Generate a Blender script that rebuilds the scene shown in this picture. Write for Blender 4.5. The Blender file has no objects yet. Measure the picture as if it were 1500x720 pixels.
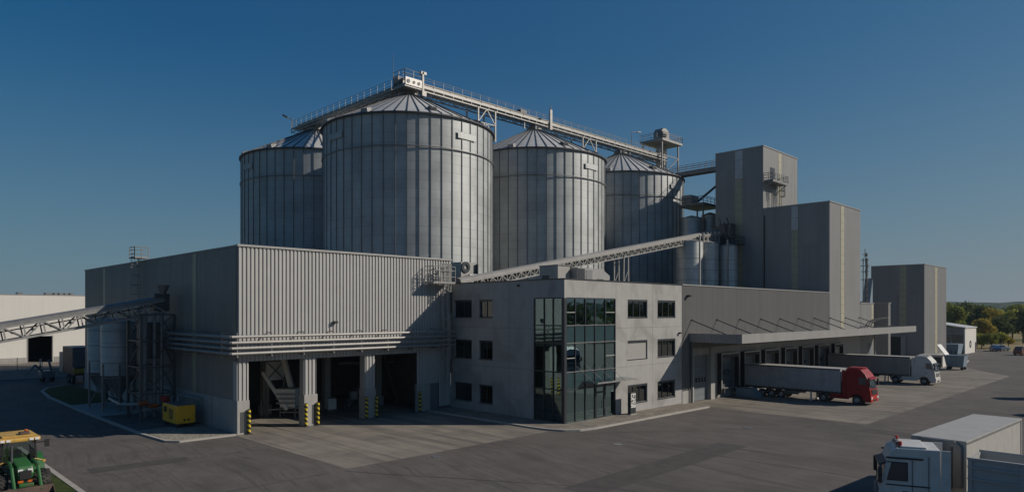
import bpy, bmesh, math, random
from mathutils import Vector, Matrix
random.seed(7)
SC = bpy.context.scene
COL = SC.collection
R2 = math.sqrt(2.0)
H = 9.5                       # eye height of the camera above the yard, metres

# ------------------------------------------------------------------ survey helpers
# World: x and y run along the two facade directions of the site, z is up, the camera stands over (0, 0).
def GA(u, b):   # x where a sight line at picture column u meets the plane y = b
    t = (u - 750) / 1000.0
    return b * (1 + t) / (1 - t)
def GB(u, a):   # y on the plane x = a
    t = (u - 750) / 1000.0
    return a * (1 - t) / (1 + t)
def GZ(v, a, b):
    return H + (457 - v) / 1000.0 * (a + b) / R2
def GG(u, v):   # ground point
    Y = H * 1000.0 / (v - 457); X = (u - 750) / 1000.0 * Y
    return ((X + Y) / R2, (Y - X) / R2)

# ------------------------------------------------------------------ materials
MATS = {}
def nd(nt, t, **kw):
    n = nt.nodes.new(t)
    for k, v in kw.items(): setattr(n, k, v)
    return n
def mat(name, col, rough=0.6, metal=0.0, var=0.12, scale=1.5, bump=0.0, bscale=30.0, streak=0.0, spec=0.5, stain=None, pos=True, coat=0.0, sheets=None):
    m = bpy.data.materials.new(name); m.use_nodes = True
    nt = m.node_tree; b = nt.nodes['Principled BSDF']
    L = nt.links.new
    b.inputs['Roughness'].default_value = rough; b.inputs['Metallic'].default_value = metal
    b.inputs['Specular IOR Level'].default_value = spec
    b.inputs['Coat Weight'].default_value = coat
    if pos:
        co = nd(nt, 'ShaderNodeNewGeometry').outputs['Position']
    else:
        co = nd(nt, 'ShaderNodeTexCoord').outputs['Object']
    n1 = nd(nt, 'ShaderNodeTexNoise'); n1.inputs['Scale'].default_value = scale; n1.inputs['Detail'].default_value = 6; n1.inputs['Roughness'].default_value = 0.65
    L(co, n1.inputs['Vector'])
    fac = n1.outputs['Fac']
    if streak > 0:      # vertical weathering runs
        mp = nd(nt, 'ShaderNodeMapping'); mp.inputs['Scale'].default_value = (2.2, 2.2, 0.07)
        L(co, mp.inputs['Vector'])
        n2 = nd(nt, 'ShaderNodeTexNoise'); n2.inputs['Scale'].default_value = 1.0; n2.inputs['Detail'].default_value = 5
        L(mp.outputs['Vector'], n2.inputs['Vector'])
        mx = nd(nt, 'ShaderNodeMath', operation='MULTIPLY_ADD'); mx.inputs[1].default_value = streak; mx.inputs[2].default_value = 0.5 - streak * 0.5
        L(n2.outputs['Fac'], mx.inputs[0])
        ad = nd(nt, 'ShaderNodeMath', operation='MULTIPLY_ADD'); ad.inputs[1].default_value = 1 - streak
        L(fac, ad.inputs[0])
        sb = nd(nt, 'ShaderNodeMath', operation='MULTIPLY'); sb.inputs[1].default_value = streak
        L(n2.outputs['Fac'], sb.inputs[0]); L(sb.outputs[0], ad.inputs[2])
        fac = ad.outputs[0]
    cr = nd(nt, 'ShaderNodeValToRGB')
    c0 = [max(0, c * (1 - var * 1.6)) for c in col]; c1 = [min(1, c * (1 + var * 1.6)) for c in col]
    cr.color_ramp.elements[0].position = 0.25; cr.color_ramp.elements[1].position = 0.75
    cr.color_ramp.elements[0].color = (*c0, 1); cr.color_ramp.elements[1].color = (*c1, 1)
    L(fac, cr.inputs['Fac'])
    out = cr.outputs['Color']
    if stain:           # (colour, scale, threshold, strength): blotches with a shape of their own
        sc, ss, st, sa = stain
        n3 = nd(nt, 'ShaderNodeTexNoise'); n3.inputs['Scale'].default_value = ss; n3.inputs['Detail'].default_value = 8; n3.inputs['Distortion'].default_value = 0.6
        L(co, n3.inputs['Vector'])
        mr = nd(nt, 'ShaderNodeMapRange'); mr.inputs['From Min'].default_value = st; mr.inputs['From Max'].default_value = st + 0.15; mr.inputs['To Max'].default_value = sa
        L(n3.outputs['Fac'], mr.inputs['Value'])
        mm = nd(nt, 'ShaderNodeMix', data_type='RGBA'); mm.inputs[7].default_value = (*sc, 1)
        L(mr.outputs['Result'], mm.inputs[0]); L(out, mm.inputs[6]); out = mm.outputs[2]
    if sheets:          # (sheet width, sheet height, tone change)
        sx = nd(nt, 'ShaderNodeSeparateXYZ'); L(co, sx.inputs[0])
        su = nd(nt, 'ShaderNodeMath', operation='ADD'); L(sx.outputs['X'], su.inputs[0]); L(sx.outputs['Y'], su.inputs[1])
        cx = nd(nt, 'ShaderNodeCombineXYZ'); L(su.outputs[0], cx.inputs['X']); L(sx.outputs['Z'], cx.inputs['Y'])
        br = nd(nt, 'ShaderNodeTexBrick'); br.offset = 0.0; br.inputs['Scale'].default_value = 1.0
        br.inputs['Brick Width'].default_value = sheets[0]; br.inputs['Row Height'].default_value = sheets[1]; br.inputs['Mortar Size'].default_value = 0.012
        k = sheets[2]
        br.inputs['Color1'].default_value = (1 - k, 1 - k, 1 - k, 1); br.inputs['Color2'].default_value = (1 + k, 1 + k, 1 + k, 1); br.inputs['Mortar'].default_value = (.72, .72, .72, 1)
        L(cx.outputs[0], br.inputs['Vector'])
        ms = nd(nt, 'ShaderNodeMix', data_type='RGBA', blend_type='MULTIPLY'); ms.inputs[0].default_value = 1
        L(out, ms.inputs[6]); L(br.outputs['Color'], ms.inputs[7]); out = ms.outputs[2]
    L(out, b.inputs['Base Color'])
    if bump > 0:
        nb = nd(nt, 'ShaderNodeTexNoise'); nb.inputs['Scale'].default_value = bscale; nb.inputs['Detail'].default_value = 4
        L(co, nb.inputs['Vector'])
        bp = nd(nt, 'ShaderNodeBump'); bp.inputs['Strength'].default_value = bump; bp.inputs['Distance'].default_value = 0.03
        L(nb.outputs['Fac'], bp.inputs['Height']); L(bp.outputs['Normal'], b.inputs['Normal'])
    MATS[name] = m
    return m

def glass(name, tint, refl=1.0, rough=0.0, minr=0.06, gcol=(0.9, 0.95, 0.95)):
    m = bpy.data.materials.new(name); m.use_nodes = True
    nt = m.node_tree; nt.nodes.clear(); L = nt.links.new
    o = nd(nt, 'ShaderNodeOutputMaterial')
    tr = nd(nt, 'ShaderNodeBsdfTransparent'); tr.inputs[0].default_value = (*tint, 1)
    gl = nd(nt, 'ShaderNodeBsdfGlossy'); gl.inputs['Roughness'].default_value = rough
    gl.inputs['Color'].default_value = (*gcol, 1)
    co = nd(nt, 'ShaderNodeNewGeometry').outputs['Position']
    nb = nd(nt, 'ShaderNodeTexNoise'); nb.inputs['Scale'].default_value = 0.6; L(co, nb.inputs['Vector'])
    bp = nd(nt, 'ShaderNodeBump'); bp.inputs['Strength'].default_value = 0.04; bp.inputs['Distance'].default_value = 0.1
    L(nb.outputs['Fac'], bp.inputs['Height']); L(bp.outputs['Normal'], gl.inputs['Normal'])
    fr = nd(nt, 'ShaderNodeFresnel'); fr.inputs['IOR'].default_value = 1.55
    mr = nd(nt, 'ShaderNodeMath', operation='MULTIPLY_ADD'); mr.inputs[1].default_value = refl; mr.inputs[2].default_value = minr
    L(fr.outputs[0], mr.inputs[0])
    cl = nd(nt, 'ShaderNodeClamp'); L(mr.outputs[0], cl.inputs[0])
    mx = nd(nt, 'ShaderNodeMixShader'); L(cl.outputs[0], mx.inputs[0]); L(tr.outputs[0], mx.inputs[1]); L(gl.outputs[0], mx.inputs[2])
    L(mx.outputs[0], o.inputs[0])
    MATS[name] = m
    return m

def asphalt_mat():
    m = mat('asphalt', (0.118, 0.104, 0.094), 0.85, var=0.14, scale=0.35, bump=0.35, bscale=60, spec=0.25,
            stain=((0.066, 0.060, 0.056), 0.11, 0.52, 0.55))
    nt = m.node_tree; L = nt.links.new; b = nt.nodes['Principled BSDF']
    src = b.inputs['Base Color'].links[0].from_socket
    co = nd(nt, 'ShaderNodeNewGeometry').outputs['Position']
    # long curved tyre sweeps and fine grain
    wn = nd(nt, 'ShaderNodeTexNoise'); wn.inputs['Scale'].default_value = 0.035; wn.inputs['Detail'].default_value = 2; L(co, wn.inputs['Vector'])
    wm = nd(nt, 'ShaderNodeVectorMath', operation='SCALE'); wm.inputs['Scale'].default_value = 11.0; L(wn.outputs['Color'], wm.inputs[0])
    wa = nd(nt, 'ShaderNodeVectorMath', operation='ADD'); L(co, wa.inputs[0]); L(wm.outputs[0], wa.inputs[1]); cw_ = wa.outputs[0]
    for (rot, sc, amt, colr) in ((0.35, (0.5, 0.035, 1), 0.45, (0.075, 0.067, 0.062)), (-0.9, (0.6, 0.03, 1), 0.6, (0.142, 0.128, 0.117)), (-0.2, (0.35, 0.02, 1), 0.4, (0.056, 0.051, 0.048)), (1.1, (2.6, 0.05, 1), 0.6, (0.052, 0.048, 0.046)), (0.1, (3.0, 0.04, 1), 0.4, (0.128, 0.116, 0.106))):
        mp = nd(nt, 'ShaderNodeMapping'); mp.inputs['Rotation'].default_value = (0, 0, rot); mp.inputs['Scale'].default_value = sc
        L(cw_, mp.inputs['Vector'])
        n = nd(nt, 'ShaderNodeTexNoise'); n.inputs['Scale'].default_value = 1.6; n.inputs['Detail'].default_value = 4; n.inputs['Distortion'].default_value = 0.8
        L(mp.outputs['Vector'], n.inputs['Vector'])
        mr = nd(nt, 'ShaderNodeMapRange'); mr.inputs['From Min'].default_value = 0.53; mr.inputs['From Max'].default_value = 0.72; mr.inputs['To Max'].default_value = amt
        L(n.outputs['Fac'], mr.inputs['Value'])
        mm = nd(nt, 'ShaderNodeMix', data_type='RGBA'); mm.inputs[7].default_value = (*colr, 1)
        L(mr.outputs['Result'], mm.inputs[0]); L(src, mm.inputs[6]); src = mm.outputs[2]
    g = nd(nt, 'ShaderNodeTexNoise'); g.inputs['Scale'].default_value = 9; g.inputs['Detail'].default_value = 8
    L(co, g.inputs['Vector'])
    mr = nd(nt, 'ShaderNodeMapRange'); mr.inputs['From Min'].default_value = 0.3; mr.inputs['From Max'].default_value = 0.7; mr.inputs['To Min'].default_value = 0.84; mr.inputs['To Max'].default_value = 1.16
    L(g.outputs['Fac'], mr.inputs['Value'])
    mm = nd(nt, 'ShaderNodeMix', data_type='RGBA', blend_type='MULTIPLY'); mm.inputs[0].default_value = 1
    L(src, mm.inputs[6]); L(mr.outputs['Result'], mm.inputs[7])
    L(mm.outputs[2], b.inputs['Base Color'])
    return m
def apron_mat():
    m = mat('apron_concrete', (0.235, 0.208, 0.172), 0.85, var=0.13, scale=0.5, bump=0.2, bscale=40, spec=0.25,
            stain=((0.135, 0.122, 0.105), 0.22, 0.50, 0.6))
    nt = m.node_tree; L = nt.links.new; b = nt.nodes['Principled BSDF']
    src = b.inputs['Base Color'].links[0].from_socket
    co = nd(nt, 'ShaderNodeNewGeometry').outputs['Position']
    for (rot, sc, amt, colr) in ((0.0, (0.9, 0.05, 1), 0.9, (0.11, 0.10, 0.088)), (0.5, (0.7, 0.05, 1), 0.7, (0.27, 0.24, 0.20)), (-0.35, (0.8, 0.04, 1), 0.7, (0.115, 0.105, 0.09))):
        mp = nd(nt, 'ShaderNodeMapping'); mp.inputs['Rotation'].default_value = (0, 0, rot); mp.inputs['Scale'].default_value = sc
        L(co, mp.inputs['Vector'])
        n = nd(nt, 'ShaderNodeTexNoise'); n.inputs['Scale'].default_value = 1.3; n.inputs['Detail'].default_value = 4; n.inputs['Distortion'].default_value = 1.0
        L(mp.outputs['Vector'], n.inputs['Vector'])
        mr = nd(nt, 'ShaderNodeMapRange'); mr.inputs['From Min'].default_value = 0.5; mr.inputs['From Max'].default_value = 0.7; mr.inputs['To Max'].default_value = amt
        L(n.outputs['Fac'], mr.inputs['Value'])
        mm = nd(nt, 'ShaderNodeMix', data_type='RGBA'); mm.inputs[7].default_value = (*colr, 1)
        L(mr.outputs['Result'], mm.inputs[0]); L(src, mm.inputs[6]); src = mm.outputs[2]
    # slab joints
    br = nd(nt, 'ShaderNodeTexBrick'); br.offset = 0.0
    br.inputs['Scale'].default_value = 1.0; br.inputs['Brick Width'].default_value = 5.2; br.inputs['Row Height'].default_value = 5.2; br.inputs['Mortar Size'].default_value = 0.03
    br.inputs['Color1'].default_value = (1, 1, 1, 1); br.inputs['Color2'].default_value = (0.9, 0.9, 0.9, 1); br.inputs['Mortar'].default_value = (0.55, 0.55, 0.55, 1)
    L(co, br.inputs['Vector'])
    mm = nd(nt, 'ShaderNodeMix', data_type='RGBA', blend_type='MULTIPLY'); mm.inputs[0].default_value = 1
    L(src, mm.inputs[6]); L(br.outputs['Color'], mm.inputs[7]); L(mm.outputs[2], b.inputs['Base Color'])
    return m
def silo_mat(name, col, rough=0.38, metal=0.75, ring=1.1):
    # galvanised corrugated sheet: sheet-to-sheet tone changes, horizontal corrugation bump
    m = bpy.data.materials.new(name); m.use_nodes = True
    nt = m.node_tree; b = nt.nodes['Principled BSDF']; L = nt.links.new
    tc = nd(nt, 'ShaderNodeTexCoord')
    sp = nd(nt, 'ShaderNodeSeparateXYZ'); L(tc.outputs['Object'], sp.inputs[0])
    at = nd(nt, 'ShaderNodeMath', operation='ARCTAN2'); L(sp.outputs['Y'], at.inputs[0]); L(sp.outputs['X'], at.inputs[1])
    cb = nd(nt, 'ShaderNodeCombineXYZ')
    ml = nd(nt, 'ShaderNodeMath', operation='MULTIPLY'); ml.inputs[1].default_value = 25 / math.pi
    L(at.outputs[0], ml.inputs[0]); L(ml.outputs[0], cb.inputs['X'])
    mz = nd(nt, 'ShaderNodeMath', operation='DIVIDE'); mz.inputs[1].default_value = ring; L(sp.outputs['Z'], mz.inputs[0]); L(mz.outputs[0], cb.inputs['Y'])
    br = nd(nt, 'ShaderNodeTexBrick'); br.offset = 0.5
    br.inputs['Scale'].default_value = 1.0; br.inputs['Brick Width'].default_value = 2.0; br.inputs['Row Height'].default_value = 1.0; br.inputs['Mortar Size'].default_value = 0.02
    br.inputs['Color1'].default_value = (*[c * 0.965 for c in col], 1); br.inputs['Color2'].default_value = (*[c * 1.035 for c in col], 1); br.inputs['Mortar'].default_value = (*[c * 0.7 for c in col], 1)
    L(cb.outputs[0], br.inputs['Vector'])
    n = nd(nt, 'ShaderNodeTexNoise'); n.inputs['Scale'].default_value = 0.35; n.inputs['Detail'].default_value = 5; L(tc.outputs['Object'], n.inputs['Vector'])
    mr = nd(nt, 'ShaderNodeMapRange'); mr.inputs['From Min'].default_value = 0.3; mr.inputs['From Max'].default_value = 0.7; mr.inputs['To Min'].default_value = 0.8; mr.inputs['To Max'].default_value = 1.15
    L(n.outputs['Fac'], mr.inputs['Value'])
    mm = nd(nt, 'ShaderNodeMix', data_type='RGBA', blend_type='MULTIPLY'); mm.inputs[0].default_value = 1
    L(br.outputs['Color'], mm.inputs[6]); L(mr.outputs['Result'], mm.inputs[7]); L(mm.outputs[2], b.inputs['Base Color'])
    b.inputs['Metallic'].default_value = metal
    r = nd(nt, 'ShaderNodeMapRange'); r.inputs['To Min'].default_value = rough - 0.08; r.inputs['To Max'].default_value = rough + 0.12; L(n.outputs['Fac'], r.inputs['Value']); L(r.outputs['Result'], b.inputs['Roughness'])
    w = nd(nt, 'ShaderNodeTexWave', wave_type='BANDS', bands_direction='Z', wave_profile='SIN'); w.inputs['Scale'].default_value = 2.6
    L(tc.outputs['Object'], w.inputs['Vector'])
    bp = nd(nt, 'ShaderNodeBump'); bp.inputs['Strength'].default_value = 0.5; bp.inputs['Distance'].default_value = 0.02
    L(w.outputs['Fac'], bp.inputs['Height']); L(bp.outputs['Normal'], b.inputs['Normal'])
    MATS[name] = m
    return m
def paver_mat(name, c1, c2, w, h, mortar):
    m = bpy.data.materials.new(name); m.use_nodes = True
    nt = m.node_tree; b = nt.nodes['Principled BSDF']; L = nt.links.new
    co = nd(nt, 'ShaderNodeNewGeometry').outputs['Position']
    br = nd(nt, 'ShaderNodeTexBrick'); br.inputs['Scale'].default_value = 1
    br.inputs['Brick Width'].default_value = w; br.inputs['Row Height'].default_value = h; br.inputs['Mortar Size'].default_value = 0.012
    br.inputs['Color1'].default_value = (*c1, 1); br.inputs['Color2'].default_value = (*c2, 1); br.inputs['Mortar'].default_value = (*mortar, 1)
    L(co, br.inputs['Vector'])
    n = nd(nt, 'ShaderNodeTexNoise'); n.inputs['Scale'].default_value = 0.8; n.inputs['Detail'].default_value = 6; L(co, n.inputs['Vector'])
    mr = nd(nt, 'ShaderNodeMapRange'); mr.inputs['From Min'].default_value = 0.3; mr.inputs['From Max'].default_value = 0.7; mr.inputs['To Min'].default_value = 0.75; mr.inputs['To Max'].default_value = 1.2
    L(n.outputs['Fac'], mr.inputs['Value'])
    mm = nd(nt, 'ShaderNodeMix', data_type='RGBA', blend_type='MULTIPLY'); mm.inputs[0].default_value = 1
    L(br.outputs['Color'], mm.inputs[6]); L(mr.outputs['Result'], mm.inputs[7]); L(mm.outputs[2], b.inputs['Base Color'])
    b.inputs['Roughness'].default_value = 0.85; b.inputs['Specular IOR Level'].default_value = 0.25
    MATS[name] = m
    return m
def stripes_mat():
    m = bpy.data.materials.new('hazard_stripes'); m.use_nodes = True
    nt = m.node_tree; b = nt.nodes['Principled BSDF']; L = nt.links.new
    sp = nd(nt, 'ShaderNodeSeparateXYZ'); L(nd(nt, 'ShaderNodeTexCoord').outputs['Object'], sp.inputs[0])
    ad = nd(nt, 'ShaderNodeMath', operation='MULTIPLY_ADD'); ad.inputs[1].default_value = 0.6; L(sp.outputs['X'], ad.inputs[0]); L(sp.outputs['Z'], ad.inputs[2])
    mo = nd(nt, 'ShaderNodeMath', operation='FRACT'); sc = nd(nt, 'ShaderNodeMath', operation='MULTIPLY'); sc.inputs[1].default_value = 2.6
    L(ad.outputs[0], sc.inputs[0]); L(sc.outputs[0], mo.inputs[0])
    gt = nd(nt, 'ShaderNodeMath', operation='GREATER_THAN'); gt.inputs[1].default_value = 0.5; L(mo.outputs[0], gt.inputs[0])
    mx = nd(nt, 'ShaderNodeMix', data_type='RGBA'); mx.inputs[6].default_value = (0.015, 0.015, 0.015, 1); mx.inputs[7].default_value = (0.62, 0.46, 0.02, 1)
    L(gt.outputs[0], mx.inputs[0]); L(mx.outputs[2], b.inputs['Base Color']); b.inputs['Roughness'].default_value = 0.5
    MATS['hazard_stripes'] = m
    return m

asphalt_mat(); apron_mat(); stripes_mat()
silo_mat('silo_sheet', (0.36, 0.375, 0.375), 0.52, 0.28); silo_mat('small_silo_sheet', (0.46, 0.47, 0.46), 0.42, 0.4, 1.3)
paver_mat('pavers', (0.26, 0.225, 0.185), (0.20, 0.175, 0.145), 0.4, 0.2, (0.12, 0.105, 0.09))
paver_mat('dark_pavers', (0.13, 0.125, 0.12), (0.11, 0.105, 0.10), 0.4, 0.2, (0.06, 0.06, 0.055))
mat('asphalt_new', (0.078, 0.070, 0.065), 0.85, var=0.15, scale=1.2, bump=0.3, bscale=50, spec=0.25)
mat('tar', (0.035, 0.033, 0.032), 0.7, var=0.2, scale=3)
mat('kerb_stone', (0.36, 0.335, 0.30), 0.85, var=0.12, scale=2)
mat('concrete_wall', (0.34, 0.332, 0.318), 0.85, var=0.085, scale=0.9, bump=0.15, bscale=14, streak=0.45, spec=0.3, stain=((0.22, 0.21, 0.198), 0.35, 0.50, 0.6))
mat('plinth_concrete', (0.32, 0.31, 0.29), 0.85, var=0.13, scale=1.2, bump=0.2, bscale=14, streak=0.5, spec=0.3)
mat('joint_seal', (0.12, 0.12, 0.118), 0.8, var=0.05)
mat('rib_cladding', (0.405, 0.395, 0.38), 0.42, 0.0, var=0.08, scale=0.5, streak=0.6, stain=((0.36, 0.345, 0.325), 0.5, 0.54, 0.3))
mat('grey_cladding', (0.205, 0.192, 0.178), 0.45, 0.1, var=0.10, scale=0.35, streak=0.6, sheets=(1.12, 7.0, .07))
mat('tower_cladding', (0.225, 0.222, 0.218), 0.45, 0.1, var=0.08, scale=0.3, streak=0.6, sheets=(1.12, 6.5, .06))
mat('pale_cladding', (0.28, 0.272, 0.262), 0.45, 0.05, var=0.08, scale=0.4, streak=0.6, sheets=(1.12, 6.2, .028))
mat('cap_metal', (0.33, 0.32, 0.305), 0.4, 0.3, var=0.05)
mat('translucent_strip', (0.34, 0.315, 0.22), 0.5, var=0.12, scale=0.8, streak=0.5)
mat('clear_strip', (0.42, 0.44, 0.45), 0.35, var=0.12, scale=1.0)
mat('roof_membrane', (0.22, 0.22, 0.22), 0.9, var=0.12)
mat('galvanised', (0.27, 0.265, 0.255), 0.5, 0.35, var=0.12, scale=2.0)
mat('galv_roof', (0.58, 0.57, 0.545), 0.5, 0.2, var=0.10, scale=0.8)
mat('silo_rib', (0.20, 0.205, 0.21), 0.5, 0.3, var=0.1)
mat('roof_seam', (0.05, 0.055, 0.065), 0.6, 0.2, var=0.1)
mat('cover_metal', (0.29, 0.28, 0.262), 0.5, 0.15, var=0.08, scale=1.0)
mat('dark_steel', (0.085, 0.088, 0.09), 0.5, 0.4, var=0.15)
mat('mid_steel', (0.20, 0.20, 0.20), 0.5, 0.4, var=0.15)
mat('black', (0.012, 0.012, 0.013), 0.6, var=0.2)
mat('frame_dark', (0.035, 0.04, 0.046), 0.4, 0.3, var=0.08)
mat('frame_pale', (0.45, 0.44, 0.42), 0.5, var=0.06)
mat('spandrel', (0.024, 0.052, 0.060), 0.2, var=0.1)
mat('shutter_pale', (0.33, 0.315, 0.30), 0.55, var=0.05)
mat('interior_plaster', (0.62, 0.60, 0.56), 0.9, var=0.06)
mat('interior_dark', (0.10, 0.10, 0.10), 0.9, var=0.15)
def cloth(name, col):
    m = bpy.data.materials.new(name); m.use_nodes = True; nt = m.node_tree; nt.nodes.clear(); L = nt.links.new
    o = nd(nt, 'ShaderNodeOutputMaterial'); a = nd(nt, 'ShaderNodeBsdfDiffuse'); b = nd(nt, 'ShaderNodeBsdfTranslucent'); mx = nd(nt, 'ShaderNodeMixShader'); mx.inputs[0].default_value = .5
    n = nd(nt, 'ShaderNodeTexNoise'); n.inputs['Scale'].default_value = 3; cr = nd(nt, 'ShaderNodeValToRGB'); cr.color_ramp.elements[0].color = (*[c * .85 for c in col], 1); cr.color_ramp.elements[1].color = (*col, 1)
    L(nd(nt, 'ShaderNodeNewGeometry').outputs['Position'], n.inputs['Vector']); L(n.outputs['Fac'], cr.inputs[0]); L(cr.outputs[0], a.inputs[0]); L(cr.outputs[0], b.inputs[0])
    L(a.outputs[0], mx.inputs[1]); L(b.outputs[0], mx.inputs[2]); L(mx.outputs[0], o.inputs[0]); MATS[name] = m
cloth('curtain_cloth', (0.80, 0.80, 0.75))
mat('brick_red', (0.16, 0.085, 0.06), 0.85, var=0.15)
mat('door_grey', (0.15, 0.165, 0.18), 0.5, var=0.06)
mat('dock_door', (0.10, 0.115, 0.13), 0.45, var=0.1)
mat('red_paint', (0.25, 0.005, 0.008), 0.4, var=0.05, coat=0.0, spec=0.3, pos=False)
mat('orange_red_paint', (0.42, 0.022, 0.012), 0.4, var=0.05, coat=0.0, pos=False, spec=0.3)
mat('trailer_roof', (0.36, 0.35, 0.33), 0.6, var=0.07, pos=False)
mat('trailer_side', (0.38, 0.365, 0.34), 0.5, var=0.07, pos=False, streak=0.4)
mat('white_paint', (0.58, 0.565, 0.53), 0.4, var=0.05, coat=0.05, pos=False, stain=((0.42, 0.39, 0.35), 1.1, 0.54, 0.5))
mat('dirty_white', (0.60, 0.59, 0.56), 0.5, var=0.07, pos=False)
mat('curtain_side', (0.30, 0.31, 0.33), 0.5, var=0.09, pos=False, scale=0.8, streak=0.6, stain=((0.21, 0.205, 0.20), 0.9, 0.52, 0.5))
mat('tarp_grey', (0.23, 0.225, 0.215), 0.55, var=0.09, pos=False, scale=0.8, streak=0.6, stain=((0.17, 0.16, 0.15), 0.9, 0.52, 0.5))
mat('tipper_grey', (0.36, 0.355, 0.345), 0.5, var=0.08, pos=False, streak=0.4)
mat('bulkhead', (0.20, 0.195, 0.19), 0.5, 0.2, var=0.1, pos=False)
mat('rubber', (0.028, 0.026, 0.024), 0.85, var=0.25, pos=False, stain=((0.075, 0.066, 0.055), 3.0, 0.52, 0.6))
mat('rim', (0.35, 0.35, 0.35), 0.4, 0.6, var=0.1, pos=False)
mat('lamp_glass', (0.7, 0.7, 0.7), 0.15, var=0.03, pos=False)
mat('amber', (0.55, 0.12, 0.02), 0.3, var=0.05, pos=False)
mat('signal_red', (0.45, 0.03, 0.02), 0.35, var=0.05, pos=False)
mat('machine_yellow', (0.90, 0.42, 0.012), 0.45, var=0.1, pos=False)
mat('tractor_green', (0.022, 0.11, 0.028), 0.45, var=0.12, coat=0.0, pos=False, stain=((0.09, 0.08, 0.055), 2.5, 0.54, 0.55))
mat('tractor_yellow', (0.52, 0.31, 0.06), 0.5, var=0.12, pos=False, stain=((0.30, 0.19, 0.08), 2.0, 0.53, 0.5))
mat('bucket_steel', (0.10, 0.065, 0.05), 0.6, 0.3, var=0.25, pos=False)
mat('skip_blue', (0.17, 0.23, 0.28), 0.5, var=0.1, pos=False)
mat('car_blue', (0.05, 0.12, 0.22), 0.25, 0.3, var=0.03, coat=0.5, pos=False)
mat('car_white', (0.70, 0.70, 0.70), 0.3, var=0.03, coat=0.5, pos=False)
mat('car_brown', (0.16, 0.07, 0.04), 0.3, 0.2, var=0.03, coat=0.5, pos=False)
mat('car_glass', (0.02, 0.03, 0.035), 0.05, var=0.02, pos=False)
mat('cab_glass', (0.03, 0.045, 0.06), 0.06, var=0.1, pos=False, spec=0.8)
mat('bark', (0.08, 0.06, 0.045), 0.9, var=0.25, pos=False)
def leaf(name, col):
    m = bpy.data.materials.new(name); m.use_nodes = True; nt = m.node_tree; nt.nodes.clear(); L = nt.links.new
    o = nd(nt, 'ShaderNodeOutputMaterial'); a = nd(nt, 'ShaderNodeBsdfDiffuse'); b = nd(nt, 'ShaderNodeBsdfTranslucent'); mx = nd(nt, 'ShaderNodeMixShader'); mx.inputs[0].default_value = .42
    n = nd(nt, 'ShaderNodeTexNoise'); n.inputs['Scale'].default_value = .8; n.inputs['Detail'].default_value = 5; cr = nd(nt, 'ShaderNodeValToRGB')
    cr.color_ramp.elements[0].position = .3; cr.color_ramp.elements[1].position = .7
    cr.color_ramp.elements[0].color = (*[c * .6 for c in col], 1); cr.color_ramp.elements[1].color = (*[c * 1.4 for c in col], 1)
    L(nd(nt, 'ShaderNodeNewGeometry').outputs['Position'], n.inputs['Vector']); L(n.outputs['Fac'], cr.inputs[0]); L(cr.outputs[0], a.inputs[0]); L(cr.outputs[0], b.inputs[0])
    L(a.outputs[0], mx.inputs[1]); L(b.outputs[0], mx.inputs[2]); L(mx.outputs[0], o.inputs[0]); MATS[name] = m
for nme, c in (('leaf_green', (0.22, 0.24, 0.055)), ('leaf_dark', (0.11, 0.14, 0.05)), ('leaf_gold', (0.38, 0.30, 0.06)), ('leaf_lime', (0.36, 0.37, 0.075))): leaf(nme, c)
mat('grass', (0.050, 0.068, 0.022), 0.9, var=0.35, scale=2.5, bump=0.6, bscale=40, spec=0.1)
mat('field', (0.085, 0.10, 0.035), 0.95, var=0.3, scale=0.02, spec=0.1)
mat('stubble', (0.24, 0.19, 0.10), 0.95, var=0.2, scale=0.05, spec=0.1)
mat('hill_wood', (0.050, 0.064, 0.036), 0.95, var=0.6, scale=0.05, spec=0.0)
mat('gravel', (0.27, 0.245, 0.20), 0.95, var=0.55, scale=7, bump=0.8, bscale=14, spec=0.1)
mat('warehouse_white', (0.60, 0.575, 0.53), 0.6, var=0.04, scale=0.3, streak=0.6)
mat('orange_valve', (0.33, 0.075, 0.015), 0.5, var=0.1)
mat('petal', (0.55, 0.5, 0.25), 0.8, var=0.3)
glass('window_glass', (0.80, 0.84, 0.83), 1.0, 0.0, 0.06)
glass('curtain_wall_glass', (0.74, 0.86, 0.84), 1.0, 0.0, 0.22, (0.60, 0.86, 0.90))
glass('canopy_glass', (0.75, 0.82, 0.80), 1.0, 0.0, 0.10)
glass('tractor_glass', (0.62, 0.70, 0.68), 1.0, 0.0, 0.06)

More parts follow.
